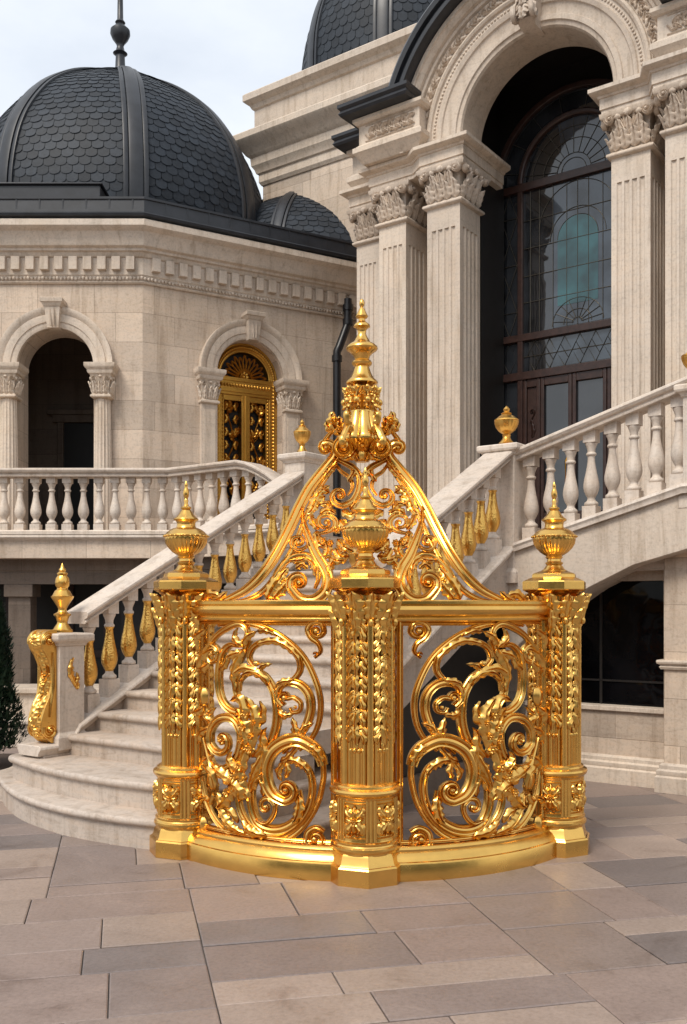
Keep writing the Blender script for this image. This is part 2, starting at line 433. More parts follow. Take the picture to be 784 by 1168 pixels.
# ================================================================== THE GILDED GATE
GC = (.165, 7.10); GR = 1.445
PHL, PHC, PHR = -.967, -.025, .999
def gmap(a, b, c):
    f = a / GR
    return (GC[0] + (GR + c) * sin(f), GC[1] - (GR + c) * cos(f), b)
KM = (PHR - PHC) / (PHC - PHL)
def gmap_m(a, b, c):
    f = PHC + (PHC - a / GR) * KM
    return (GC[0] + (GR + c) * sin(f), GC[1] - (GR + c) * cos(f), b)
def on_panel(px, py):
    k = (px - CX) / FPX
    A = k * k + 1; B = -2 * (k * GC[0] + GC[1]); C = GC[0] ** 2 + GC[1] ** 2 - GR * GR
    Y = (-B - sqrt(max(0, B * B - 4 * A * C))) / (2 * A)
    return (GR * math.asin(max(-1, min(1, (k * Y - GC[0]) / GR))), EYE - (py - HY) / FPX * Y)
def tr(*q):
    return [on_panel(220 + x / 4.029, 690 + y / 4.029) for x, y in q]
gate = thing('ornamental_gate', (GC[0], GC[1] - .6, 0), 'tall gilded scrollwork gate with curved panels and a spired crown standing on the paving', 'gate')
g0 = PHL * GR; g1 = PHR * GR; gc = PHC * GR

def post(x, y, rz=3):
    core = MB(); R0 = radians(-90 + rz); G0 = radians(-90 - 24 + rz)
    core.lathe([(.238, 0), (.238, .098), (.230, .108), (.222, .110), (.214, .122), (.204, .160), (.196, .174), (.19, .176)], (x, y, 0), 8, R0)
    core.lathe([(.188, .170), (.190, .182), (.202, .188), (.207, .198), (.206, .210), (.196, .218), (.192, .226), (.198, .232), (.198, .240), (.186, .248), (.184, .256), (.184, .484),
                (.190, .490), (.192, .498), (.202, .506), (.210, .516), (.213, .528), (.209, .540), (.196, .548), (.188, .552), (.186, .562), (.172, .572), (.146, .576), (.144, 1.66), (.02, 1.665)], (x, y, 0), 48)
    po = core.build('gate_post', M['gold'], gate, smooth=24)
    for k in range(6):
        az = G0 + (k + .5) * pi / 3
        if sin(az) > .9: continue
        reeds = MB()
        for da, rr, r in ((0, .150, .0235), (-.225, .150, .0105), (.225, .150, .0105), (-.315, .146, .006), (.315, .146, .006)):
            cx, cy = x + rr * cos(az + da), y + rr * sin(az + da)
            reeds.lathe([(r, .560), (r, 1.57)], (cx, cy, 0), 12)
        for da in (-.13, 0, .13):
            cx, cy = x + .181 * cos(az + da), y + .181 * sin(az + da)
            reeds.lathe([(.010, .252), (.010, .488)], (cx, cy, 0), 8)
        reeds.build('reeding', M['gold'], po)
    for k in range(6):
        az = G0 + k * pi / 3; n = (cos(az), sin(az)); t = (-n[1], n[0])
        if n[1] > .75: continue
        def fm(off):
            return lambda a, b, c: (x + n[0] * (off + c - a * a * 2.6) + t[0] * a, y + n[1] * (off + c - a * a * 2.6) + t[1] * a, b)
        g = MB(lambda a, b, c, f=fm(.146): f(a * .98, b, c * .50)); rnd = random.Random(k * 7 + 1)
        z = 1.49
        while z > .84:
            u = rnd.uniform(-.006, .006); j = rnd.uniform(.92, 1.14)
            for s in (-1, 1):
                v_ = rnd.uniform(-.008, .008)
                leaf(g, [(s * .004, z + .012), (s * .030, z + .004 + v_), (s * .052, z - .018 + v_), (s * (.062 + u), z - .046 + v_)], .040 * j, c0=[.010, .022, .030, .034], lift=.020, lobes=2, nc=6, na=10, rip=.12)
                leaf(g, [(s * .004, z - .018), (s * .026, z - .036), (s * (.044 + u), z - .066), (s * .046, z - .098 + v_)], .046 * j, c0=[.018, .026, .032, .034], lift=.022, lobes=2, nc=6, na=10, rip=.12)
            leaf(g, [(u, z + .022), (-u, z - .022), (u, z - .066), (u * .5, z - .106)], .056 * j, c0=[.022, .036, .038, .040], lift=.030, lobes=2.5, nc=8, na=14, rip=.12, curl=.010)
            if rnd.random() < .45: rosette(g, u, z + .006, .017, .050, 5, .016)
            z -= .098 * rnd.uniform(.94, 1.06)
        bud(g, 0, .792, .012, .02, .014, .012)
        g.build('garland', M['goldleaf'], po, smooth=50)
        for a in (-.040, -.014, .013, .039):
            d = MB(fm(.143))
            d.add(*tube_local((a, .566), (a, .752), .0085))
            bud(d, a, .764, .012, .016, .004, .012, 4)
            d.build('dart', M['gold'], po)
        # carved panel on the drum
        c = MB(lambda a, b, c: (x + n[0] * (.1835 + c - a * a * 2.7) + t[0] * a, y + n[1] * (.1835 + c - a * a * 2.7) + t[1] * a, b))
        w, zb, zt = .066, .272, .468
        for sx in (-1, 1): scroll(c, [(sx * w, zb), (sx * w, zt)], .009, .007)
        scroll(c, [(-w, zb), (0, zb), (w, zb)], .009, .0065); scroll(c, [(-w, zt), (0, zt), (w, zt)], .009, .0065)
        zc = .372
        for s in (-1, 1):
            leaf(c, [(0, zc), (s * .020, zc + .034), (s * .044, zc + .052), (s * .050, zc + .084)], .056, c0=.002, lift=.020, lobes=3, nc=7)
            leaf(c, [(0, zc), (s * .026, zc + .008), (s * .056, zc + .018)], .040, c0=.003, lift=.020, lobes=2, nc=7)
            leaf(c, [(0, zc), (s * .026, zc - .026), (s * .048, zc - .050), (s * .038, zc - .088)], .060, c0=.002, lift=.020, lobes=3, nc=7)
            scroll(c, [(s * .006, zc - .02), (s * .018, zc - .06)] + spiral((s * .018, zc - .06), (s * .022, zc - .078), 1.2, .003, s), [.010, .008, .005], .010, c0=.006)
            bud(c, s * .050, zc + .036, .010, .010, .006, .010, 4)
        leaf(c, [(0, zc), (0, zc + .04), (0, zc + .090)], .044, c0=.004, lift=.024, lobes=3, nc=7)
        leaf(c, [(0, zc), (0, zc - .03), (0, zc - .080)], .036, c0=.004, lift=.022, lobes=2, nc=7)
        rosette(c, 0, zc, .018, .012, 6, .020)
        c.build('carved_panel', M['goldleaf'], po, smooth=50)
    cp = MB()
    for k in range(12):
        az = G0 + k * pi / 6; n = (cos(az), sin(az)); t = (-n[1], n[0])
        if n[1] > .9: continue
        big = k % 2 == 0
        o = .140 if big else .160
        cp.mapf = lambda a, b, c, n=n, t=t, o=o: (x + n[0] * (o + c - a * a * 2.2) + t[0] * a, y + n[1] * (o + c - a * a * 2.2) + t[1] * a, b)
        if big:
            leaf(cp, [(0, 1.46), (0, 1.54), (0, 1.61), (0, 1.676)], .165, c0=[.012, .016, .034, .062], lift=.030, lobes=4, nc=11, curl=.022)
            leaf(cp, [(0, 1.43), (0, 1.50), (0, 1.58)], .085, c0=[.022, .030, .052], lift=.026, lobes=3, nc=9, curl=.020)
        else:
            leaf(cp, [(0, 1.50), (0, 1.57), (0, 1.63), (0, 1.672)], .095, c0=[.010, .014, .030, .048], lift=.024, lobes=4, nc=9, curl=.020)
            bud(cp, 0, 1.50, .016, .024, .022, .016, 4)
    cp.mapf = None
    cp.build('leaf_capital', M['goldleaf'], po, smooth=50)
    ca = MB()
    ca.lathe([(.150, 1.655), (.172, 1.672), (.178, 1.680), (.200, 1.690), (.210, 1.698), (.212, 1.703), (.212, 1.748), (.206, 1.756), (.196, 1.760), (.160, 1.776), (.148, 1.780), (.146, 1.798), (.138, 1.806), (.09, 1.822), (.02, 1.824)], (x, y, 0), 8, R0)
    ca.build('post_cap', M['gold'], po, smooth=20)
    ur = MB()
    ur.lathe([(.085, 1.815), (.085, 1.824), (.068, 1.834), (.056, 1.852), (.048, 1.862), (.056, 1.868), (.057, 1.876), (.046, 1.884), (.044, 1.900), (.052, 1.905), (.056, 1.912), (.052, 1.920), (.060, 1.926)], (x, y, 0), 32)
    ur.lathe([(.060, 1.926), (.086, 1.944), (.112, 1.972), (.128, 2.000), (.135, 2.028), (.136, 2.040)], (x, y, 0), 144, 0, lambda a, z: 1 + .045 * abs(sin(14 * a)) * min(1, (2.045 - z) / .03))
    ur.lathe([(.136, 2.040), (.143, 2.043), (.145, 2.050), (.141, 2.057), (.131, 2.062), (.122, 2.074), (.100, 2.090), (.082, 2.098), (.066, 2.102), (.060, 2.114), (.060, 2.134), (.066, 2.144), (.078, 2.150), (.081, 2.156), (.078, 2.162), (.066, 2.170), (.048, 2.190), (.034, 2.212), (.026, 2.222),
              (.034, 2.226), (.035, 2.232), (.030, 2.238), (.018, 2.244), (.012, 2.262), (.016, 2.280), (.011, 2.290), (.017, 2.308), (.020, 2.330), (.015, 2.352), (.009, 2.366), (.012, 2.376), (.010, 2.388), (.004, 2.404), (0, 2.41)], (x, y, 0), 32)
    for k in range(26):
        a = 2 * pi * k / 26
        ur.ball((x + .141 * cos(a), y + .141 * sin(a), 2.046), .011, .011, .007, 4)
    ur.build('urn_finial', M['gold'], po, smooth=40)
    return po
def tube_local(p, q, r, n=8):
    vs = []; 
    for (a, b) in (p, q):
        for i in range(n): vs.append((a + r * cos(2 * pi * i / n), b, r * sin(2 * pi * i / n)))
    return vs, [(i, (i + 1) % n, n + (i + 1) % n, n + i) for i in range(n)]
posts = []
for ph, rz in ((PHL, 1), (PHC, 3), (PHR, 5)):
    p = gmap(ph * GR, 0, 0); posts.append(post(p[0], p[1], rz))

def arc(a0, a1, n=40):
    return [gmap(a0 + (a1 - a0) * i / n, 0, 0)[:2] for i in range(n + 1)]
def panel(mapf, lo, hi, mirror):
    PA = arc(lo, hi) if not mirror else arc(lo, hi)
    fr = MB()
    fr.miter(PA, [(-.08, 0), (.105, 0), (.105, .098), (.100, .108), (.090, .112), (.082, .128), (.066, .150), (.050, .160), (.050, .172), (.040, .184), (.030, .190), (-.03, .19), (-.08, .11)])
    fr.miter(PA, [(-.035, 1.500), (.020, 1.500), (.030, 1.508), (.032, 1.520), (.026, 1.530), (.036, 1.536), (.052, 1.550), (.060, 1.572), (.054, 1.592), (.042, 1.600), (.046, 1.606), (.046, 1.622), (.036, 1.630), (-.035, 1.630)])
    el = []
    # side bars of the frame, in the panel's own coordinates (traced panel is the one whose a runs post -> centre)
    f = MB(mapf)
    A0, A1 = g0 + .155, gc - .185
    for a, w in ((A0, .03), (A0 + .035, .012), (A1, .030), (A1 + .03, .014)):
        scroll(f, [(a, .18), (a, 1.51)], w, .018, step=.1)
    for z in (.205, 1.490):
        scroll(f, [(A0, z), ((A0 + A1) / 2, z), (A1, z)], .022, .014, step=.03)
    fr.v += f.v; n0 = len(fr.f); off = len(fr.v) - len(f.v)
    fr.f += [tuple(i + off for i in q) for q in f.f]; fr.cols += f.cols
    root = fr.build('gate_panel', M['gold'], gate, smooth=30)
    def piece(name, fn, m='gold', sm=24):
        b = MB(mapf); fn(b); b.build(name, M[m], root, smooth=sm)
    T = tr
    # hoops
    piece('hoop', lambda b: scroll(b, T((120, 95), (215, 82), (330, 105), (430, 160), (510, 240), (562, 340), (588, 440), (580, 540), (545, 615), (490, 665)), [.016, .030, .032, .030, .024], .018))
    piece('hoop', lambda b: scroll(b, T((30, 700), (40, 790), (55, 880), (92, 970), (150, 1040), (230, 1085), (320, 1103), (400, 1088), (480, 1046), (540, 975), (580, 895), (600, 800), (600, 735)), [.018, .028, .034, .032, .030, .028], .018, c0=-.008))
    # big lower volute
    q = T((602, 735), (588, 690), (555, 650), (490, 618), (425, 630), (372, 672), (345, 740), (350, 810), (378, 866), (425, 895))
    c1 = T((438, 845))[0]
    piece('scroll', lambda b: (scroll(b, q + spiral(q[-1], c1, 1.65, .010, 1, .3), [.050, .066, .070, .068, .066, .060, .046, .030, .014], [.030, .034, .034, .032, .030, .026], c0=[.012, .016, .020, .026]), bud(b, c1[0], c1[1], .016, .016, .03, .022)))
    q2 = T((490, 850), (497, 920), (478, 985), (420, 1025), (355, 1030), (300, 1000), (272, 930), (268, 850), (290, 770), (330, 695), (368, 615), (388, 540), (388, 460), (372, 390), (330, 325), (270, 308), (228, 345), (222, 395))
    piece('scroll', lambda b: scroll(b, q2, [.024, .046, .052, .050, .046, .046, .048, .046, .040, .016], [.018, .026, .028, .028, .026, .02, .010], c0=[.0, -.004, .0, .008]))
    q3 = T((410, 722), (470, 713), (525, 752), (548, 820), (540, 905), (500, 985), (430, 1040), (350, 1058), (270, 1030), (222, 960), (205, 880), (215, 800))
    piece('scroll', lambda b: scroll(b, q3, [.012, .034, .040, .042, .044, .046, .044, .036, .024], .022, c0=-.012))
    # little curl in the lower belly
    q = T((300, 985), (345, 1000), (378, 965), (386, 920), (365, 890)); c = T((345, 925))[0]
    piece('scroll', lambda b: (scroll(b, q + spiral(q[-1], c, 1.0, .012, 1, .3), [.012, .024, .026, .024, .016], .018, c0=.018), bud(b, c[0], c[1], .013, .013, .022, .018)))
    # upper right ring scroll
    q = T((420, 680), (470, 625), (520, 560), (545, 480), (535, 410), (495, 365), (440, 355), (400, 380), (395, 430), (420, 462)); c = T((430, 425))[0]
    piece('scroll', lambda b: (scroll(b, q + spiral(q[-1], c, 1.0, .010, -1, .3), [.014, .036, .044, .046, .044, .038, .030, .014], .026, c0=.006), bud(b, c[0], c[1], .015, .015, .024, .018)))
    c9 = T((478, 468))[0]
    piece('scroll', lambda b: (scroll(b, T((440, 430), (470, 425), (500, 450), (495, 485), (465, 492), (452, 470)), [.024, .026, .024, .014], .018, c0=.014), bud(b, c9[0], c9[1], .011, .012, .026, .016)))
    # upper leafy C scroll
    q = T((400, 362), (460, 345), (495, 300), (488, 240), (440, 190), (380, 165), (320, 172), (278, 200), (264, 245), (285, 280))
    cc = T((300, 268))[0]
    piece('scroll', lambda b: (scroll(b, q, [.014, .030, .036, .036, .034, .030, .024], .022, c0=.004), bud(b, cc[0], cc[1], .020, .018, .014, .020)))
    piece('acanthus_leaf', lambda b: leaf(b, T((300, 180), (380, 165), (440, 190), (490, 245), (495, 310)), .050, c0=.022, lift=.018, lobes=7), 'goldleaf', 45)
    piece('acanthus_leaf', lambda b: leaf(b, T((470, 345), (430, 350), (390, 365)), .05, c0=.02, lift=.02, lobes=3), 'goldleaf', 45)
    # upper left loop
    q = T((262, 150), (255, 110), (225, 88), (180, 100), (120, 140), (70, 210))
    piece('scroll', lambda b: scroll(b, q, [.026, .034, .034, .030, .018], .020, c0=.012))
    q = T((215, 190), (175, 185), (138, 225), (122, 310), (126, 400), (150, 458), (200, 492), (265, 480))
    piece('scroll', lambda b: scroll(b, q, [.016, .040, .046, .046, .044, .040, .020], .024, c0=.0))
    q = T((255, 160), (235, 220), (205, 280), (195, 350), (205, 420), (250, 470))
    piece('scroll', lambda b: scroll(b, q, [.040, .030, .036, .040, .036, .020], .022, c0=-.008))
    piece('acanthus_leaf', lambda b: (leaf(b, T((245, 200), (215, 250), (195, 320), (205, 400)), .072, c0=.012, lift=.022, lobes=5), leaf(b, T((235, 215), (190, 230), (155, 260)), .06, c0=.016, lift=.022, lobes=3)), 'goldleaf', 45)
    piece('acanthus_leaf', lambda b: (leaf(b, T((235, 190), (260, 150), (300, 120)), .06, c0=.014, lift=.025, lobes=3), leaf(b, T((240, 195), (205, 150), (215, 105)), .055, c0=.016, lift=.025, lobes=3)), 'goldleaf', 45)
    # mid left volute
    q = T((60, 610), (78, 680), (98, 735), (150, 752), (200, 712), (226, 640), (222, 570), (185, 520), (130, 524), (95, 570), (92, 630)); c = T((148, 618))[0]
    piece('scroll', lambda b: (scroll(b, q + spiral(q[-1], c, 1.25, .012, 1, .3), [.016, .034, .044, .048, .048, .046, .042, .034, .016], .026, c0=[0, .01, .02]), rosette(b, c[0], c[1], .032, .012, 7, .034)))
    # central acanthus trunk with husks
    def trunk(b):
        for pth, W, lo, c0 in (
            (((270, 900), (225, 800), (245, 700), (275, 620)), .11, 6, .012), (((275, 700), (265, 600), (245, 520), (215, 470)), .12, 6, .018),
            (((280, 640), (300, 560), (300, 490), (260, 420)), .10, 5, .022), (((240, 560), (255, 480), (235, 425), (195, 440)), .085, 4, .03),
            (((260, 790), (200, 800), (150, 770), (110, 735)), .10, 5, .020), (((250, 820), (195, 850), (165, 900), (130, 930)), .10, 5, .016),
            (((290, 780), (330, 720), (340, 660), (320, 610)), .085, 4, .010), (((285, 700), (330, 650), (335, 590), (350, 560)), .07, 4, .016),
            (((270, 860), (300, 800), (340, 770), (350, 730)), .07, 3, .004), (((255, 760), (210, 740), (190, 700), (200, 670)), .07, 4, .03),
            (((285, 560), (325, 530), (335, 480), (320, 440)), .06, 3, .012), (((230, 900), (235, 850), (205, 820), (185, 830)), .08, 4, .026)):
            leaf(b, T(*pth), W, c0=c0, lift=.032, lobes=lo, nc=9, curl=.012)
        for x, y, r in ((262, 500, .028), (250, 560, .024), (275, 660, .028), (235, 740, .026), (205, 790, .030), (180, 860, .024), (285, 600, .02), (300, 540, .018), (245, 620, .02)):
            a, z = T((x, y))[0]; rosette(b, a, z, r, .040, 6, .026)
    piece('acanthus_trunk', trunk, 'goldleaf', 45)
    piece('acanthus_leaf', lambda b: leaf(b, T((185, 330), (245, 290), (310, 310), (350, 370)), .06, c0=.022, lift=.02, lobes=4), 'goldleaf', 45)
    piece('acanthus_leaf', lambda b: leaf(b, T((120, 860), (140, 940), (180, 1010), (250, 1052)), .085, c0=.006, lift=.026, lobes=7), 'goldleaf', 45)
    piece('acanthus_leaf', lambda b: (leaf(b, T((455, 640), (475, 580), (460, 515)), .06, c0=.006, lift=.024, lobes=3), leaf(b, T((400, 720), (440, 700), (490, 640)), .055, c0=.0, lift=.02, lobes=3)), 'goldleaf', 45)
    piece('acanthus_leaf', lambda b: (leaf(b, T((420, 720), (395, 770), (410, 810)), .05, c0=.0, lift=.02, lobes=3), leaf(b, T((430, 715), (440, 760), (425, 800)), .05, c0=.004, lift=.02, lobes=3)), 'goldleaf', 45)
    def SH(q, f0, f1, W, c0, lo=4):
        pts = catmull(q, .01); n = len(pts); piece('acanthus_leaf', lambda b: leaf(b, pts[int(n * f0):max(int(n * f0) + 4, int(n * f1)):3], W, c0=c0, lift=.026, lobes=lo, nc=8, rip=.2), 'goldleaf', 45)
    if True:
        v = T((602, 735), (588, 690), (555, 650), (490, 618), (425, 630), (372, 672), (345, 740), (350, 810), (378, 866), (425, 895))
        SH(v, .02, .26, .06, .026)
        SH(q2, .02, .14, .07, .020); SH(q2, .44, .60, .07, .018, 4); SH(q2, .80, .98, .06, .018)
        SH(q3, .04, .20, .065, .012); SH(q3, .62, .80, .07, .012, 4)
        for pth, W in ((((500, 600), (520, 560), (560, 540)), .05), (((395, 480), (425, 505), (470, 500)), .055), (((330, 880), (330, 820), (300, 780)), .05),
                       (((130, 300), (165, 270), (170, 230)), .055), (((310, 320), (330, 280), (370, 270)), .045), (((215, 1000), (190, 950), (150, 930)), .06), (((100, 540), (75, 510), (80, 470)), .06), (((300, 120), (350, 120), (390, 140)), .045)):
            piece('acanthus_leaf', lambda b: leaf(b, T(*pth), W, c0=.012, lift=.026, lobes=3, nc=8, rip=.2), 'goldleaf', 45)
    # foliage climbing the outer stile
    def edge(b):
        for x, y, ra, rb in ((52, 420, .040, .062), (48, 1010, .038, .058), (92, 805, .040, .060)):
            a, z = T((x, y))[0]; bud(b, a, z, ra, rb, .0, .030, 5)
        for pth, W in ((((30, 330), (40, 260), (85, 210), (120, 200)), .08), (((25, 300), (60, 290), (90, 260)), .07), (((25, 560), (30, 500), (60, 470)), .08), (((30, 520), (80, 500), (110, 470)), .06),
                       (((30, 640), (45, 590), (90, 560)), .07), (((35, 760), (60, 720), (100, 690)), .07), (((60, 740), (100, 780), (110, 850)), .07), (((25, 220), (30, 150), (70, 110)), .07), (((60, 880), (90, 900), (100, 860)), .05), (((28, 940), (40, 900), (70, 880)), .05)):
            leaf(b, T(*pth), W, c0=.004, lift=.026, lobes=3)
    piece('edge_foliage', edge, 'goldleaf', 45)
    c = T((95, 228))[0]; q = T((60, 300), (60, 230), (90, 185), (122, 205), (120, 245), (98, 262))
    piece('scroll', lambda b: (scroll(b, q + spiral(q[-1], c, .8, .01, -1, .3), [.018, .030, .030, .014], .02, c0=.01), bud(b, c[0], c[1], .012, .012, .022, .014)))
    # corner curls by the centre post
    c = T((570, 120))[0]; q = T((562, 240), (588, 215), (578, 178), (545, 150), (530, 112), (555, 80), (592, 86), (604, 120))
    c5 = T((563, 226))[0]
    piece('corner_scroll', lambda b: (scroll(b, spiral(q[0], c5, .8, .006, 1, .4)[::-1] + q + spiral(q[-1], c, 1.3, .008, -1, .3), [.010, .020, .030, .032, .030, .024, .012], .020), bud(b, c[0], c[1], .016, .016, .012, .018)))
    c = T((562, 1075))[0]; q = T((606, 1040), (570, 1022), (532, 1045), (526, 1090), (555, 1122), (592, 1108))
    piece('corner_scroll', lambda b: (scroll(b, q + spiral(q[-1], c, 1.3, .008, 1, .3), [.020, .034, .036, .032, .024, .012], .022), bud(b, c[0], c[1], .016, .016, .012, .018)))
    return root
FAT = 1.22
panel(gmap, g0 + .10, gc - .10, False)
panel(gmap_m, gc + .10, g1 - .10, True)

# ------------------------------------------------------------------ crown above the top rail
AX, AY = .118, 6.20
def shellY(X, z):
    d = max(-1.38, min(1.38, X - GC[0])); ay = GC[1] - sqrt(GR * GR - d * d)
    s = min(1, max(0, (z - 1.60) / 1.0)); s = s * s * (3 - 2 * s)
    return ay * (1 - s) + AY * s
def on_shell(px, py):
    Y = 6.0
    for _ in range(12):
        X = (px - CX) / FPX * Y; z = EYE - (py - HY) / FPX * Y; Y = shellY(X, z)
    return (X, z)
def cl(*q): return [on_shell(225 + x / 4.02, 500 + y / 4.02) for x, y in q]
def cmap(a, b, c): return (a, shellY(a, b) - c, b)
def cmap_m(a, b, c): return (2 * AX - a, shellY(2 * AX - a, b) - c, b)
FAT = 1.3
crown_core = MB()
Z = lambda cy: 3.629 - cy * .001737
RR = .001737
spire = [(35, 1), (40, 7), (50, 10), (60, 9), (66, 5), (73, 10), (84, 15), (94, 20), (100, 23), (106, 20), (110, 12), (118, 12), (124, 20), (132, 29), (139, 31), (145, 22), (150, 17), (165, 15), (180, 22), (190, 28), (198, 34), (205, 48), (213, 57), (220, 59), (227, 55), (235, 42), (247, 30), (260, 26),
         (266, 34), (273, 38), (280, 36), (287, 26), (296, 28), (316, 35), (330, 43), (338, 54), (344, 59), (350, 59), (356, 48), (362, 38), (400, 34), (446, 36), (452, 44), (458, 44)]
crown_core.lathe([(w * RR, Z(cy)) for cy, w in spire[::-1]], (AX, AY, 0), 40, 0, lambda a, z: 1 + (.05 * abs(sin(8 * a)) if Z(335) < z < Z(294) or Z(262) > z > Z(250) else 0))
crown_core.lathe([(w * RR, Z(cy)) for cy, w in [(640, 20), (622, 36), (600, 46), (580, 60), (566, 82), (556, 84), (546, 80), (530, 70), (505, 58), (480, 50), (458, 45)]], (AX, AY, 0), 64, pi / 16, lambda a, z: 1 + .17 * abs(cos(4 * a)) ** .5)
crown = crown_core.build('crown', M['gold'], gate, smooth=40)
def radial(az):
    n = (cos(az), sin(az)); t = (-n[1], n[0])
    return lambda a, b, c: (AX + n[0] * a + t[0] * c, AY + n[1] * a + t[1] * c, b)
def tang(az, off):
    n = (cos(az), sin(az)); t = (-n[1], n[0])
    return lambda a, b, c: (AX + n[0] * (off + c) + t[0] * a, AY + n[1] * (off + c) + t[1] * a, b)
fl = MB()
for k in range(10):
    az = -pi / 2 + 2 * pi * k / 10
    fl.mapf = tang(az, .062)
    leaf(fl, [(0, Z(450)), (0, Z(410)), (0, Z(368))], .06, c0=[0, .018, .05], lift=.016, lobes=3, nc=6, curl=.015)
    rosette(fl, 0, Z(392), .022, .036, 6, .022)
    fl.mapf = tang(az + pi / 10, .060)
    leaf(fl, [(0, Z(395)), (0, Z(425)), (0, Z(448))], .05, c0=[.02, .030, .046], lift=.02, lobes=3, nc=6, curl=.012)
    bud(fl, 0, Z(420), .018, .022, .056, .018, 5); bud(fl, 0, Z(372), .013, .016, .046, .014, 5)
fl.mapf = None
fl.build('flower_collar', M['goldleaf'], crown, smooth=60)
for k in range(6):
    az = -pi / 2 + pi / 6 + 2 * pi * k / 6
    b = MB(radial(az))
    r = lambda w: w * RR
    q = [(r(50), Z(560)), (r(88), Z(530)), (r(112), Z(505)), (r(118), Z(482))]
    scroll(b, q + spiral(q[-1], (r(104), Z(484)), 1.2, .006, 1, .35), [.018, .026, .026, .020, .010], .018)
    q = [(r(100), Z(515)), (r(122), Z(540)), (r(140), Z(565))]
    scroll(b, q + spiral(q[-1], (r(132), Z(585)), 1.4, .007, -1, .35), [.014, .024, .026, .020, .010], .018)
    b.mapf = tang(az, r(66))
    leaf(b, [(0, Z(560)), (0, Z(520)), (0, Z(480))], .055, c0=[.01, .05, .075], lift=.02, lobes=4)
    b.build('spire_bracket', M['goldleaf'], crown, smooth=50)
for s in (-1, 1):
    b = MB(lambda a, z, c, s=s: (AX + s * a, AY - .085 - c, z)); r_ = lambda w: w * RR
    q = [(r_(12), Z(548)), (r_(48), Z(552)), (r_(86), Z(570)), (r_(98), Z(594))]
    scroll(b, q + spiral(q[-1], (r_(64), Z(596)), 1.7, .010, -1, .3), [.016, .028, .032, .034, .032, .028, .022, .014], .026); bud(b, r_(64), Z(596), .016, .016, .014, .024)
    q = [(r_(70), Z(556)), (r_(112), Z(548)), (r_(140), Z(566))]
    leaf(b, [(r_(78), Z(550)), (r_(100), Z(520)), (r_(112), Z(488)), (r_(104), Z(462))], .085, c0=.01, lift=.035, lobes=4); leaf(b, [(r_(74), Z(545)), (r_(84), Z(512)), (r_(82), Z(480))], .06, c0=.03, lift=.03, lobes=3)
    leaf(b, [(r_(96), Z(540)), (r_(124), Z(520)), (r_(134), Z(498))], .06, c0=.0, lift=.03, lobes=3); rosette(b, r_(102), Z(500), .030, .04, 7, .03); rosette(b, r_(86), Z(532), .022, .045, 6, .024)
    leaf(b, [(r_(20), Z(600)), (r_(40), Z(628)), (r_(70), Z(636))], .06, c0=.0, lift=.03, lobes=3)
    b.build('spire_volute', M['gold'], crown, smooth=50)
b = MB(lambda a, z, c: (AX + a, AY - .10 - c, z)); rosette(b, 0, Z(590), .040, .0, 8, .04); leaf(b, [(0, Z(580)), (0, Z(560)), (0, Z(530))], .06, c0=.0, lift=.03, lobes=3); bud(b, 0, Z(620), .024, .04, 0, .024, 5)
b.build('crown_boss', M['goldleaf'], crown, smooth=50)
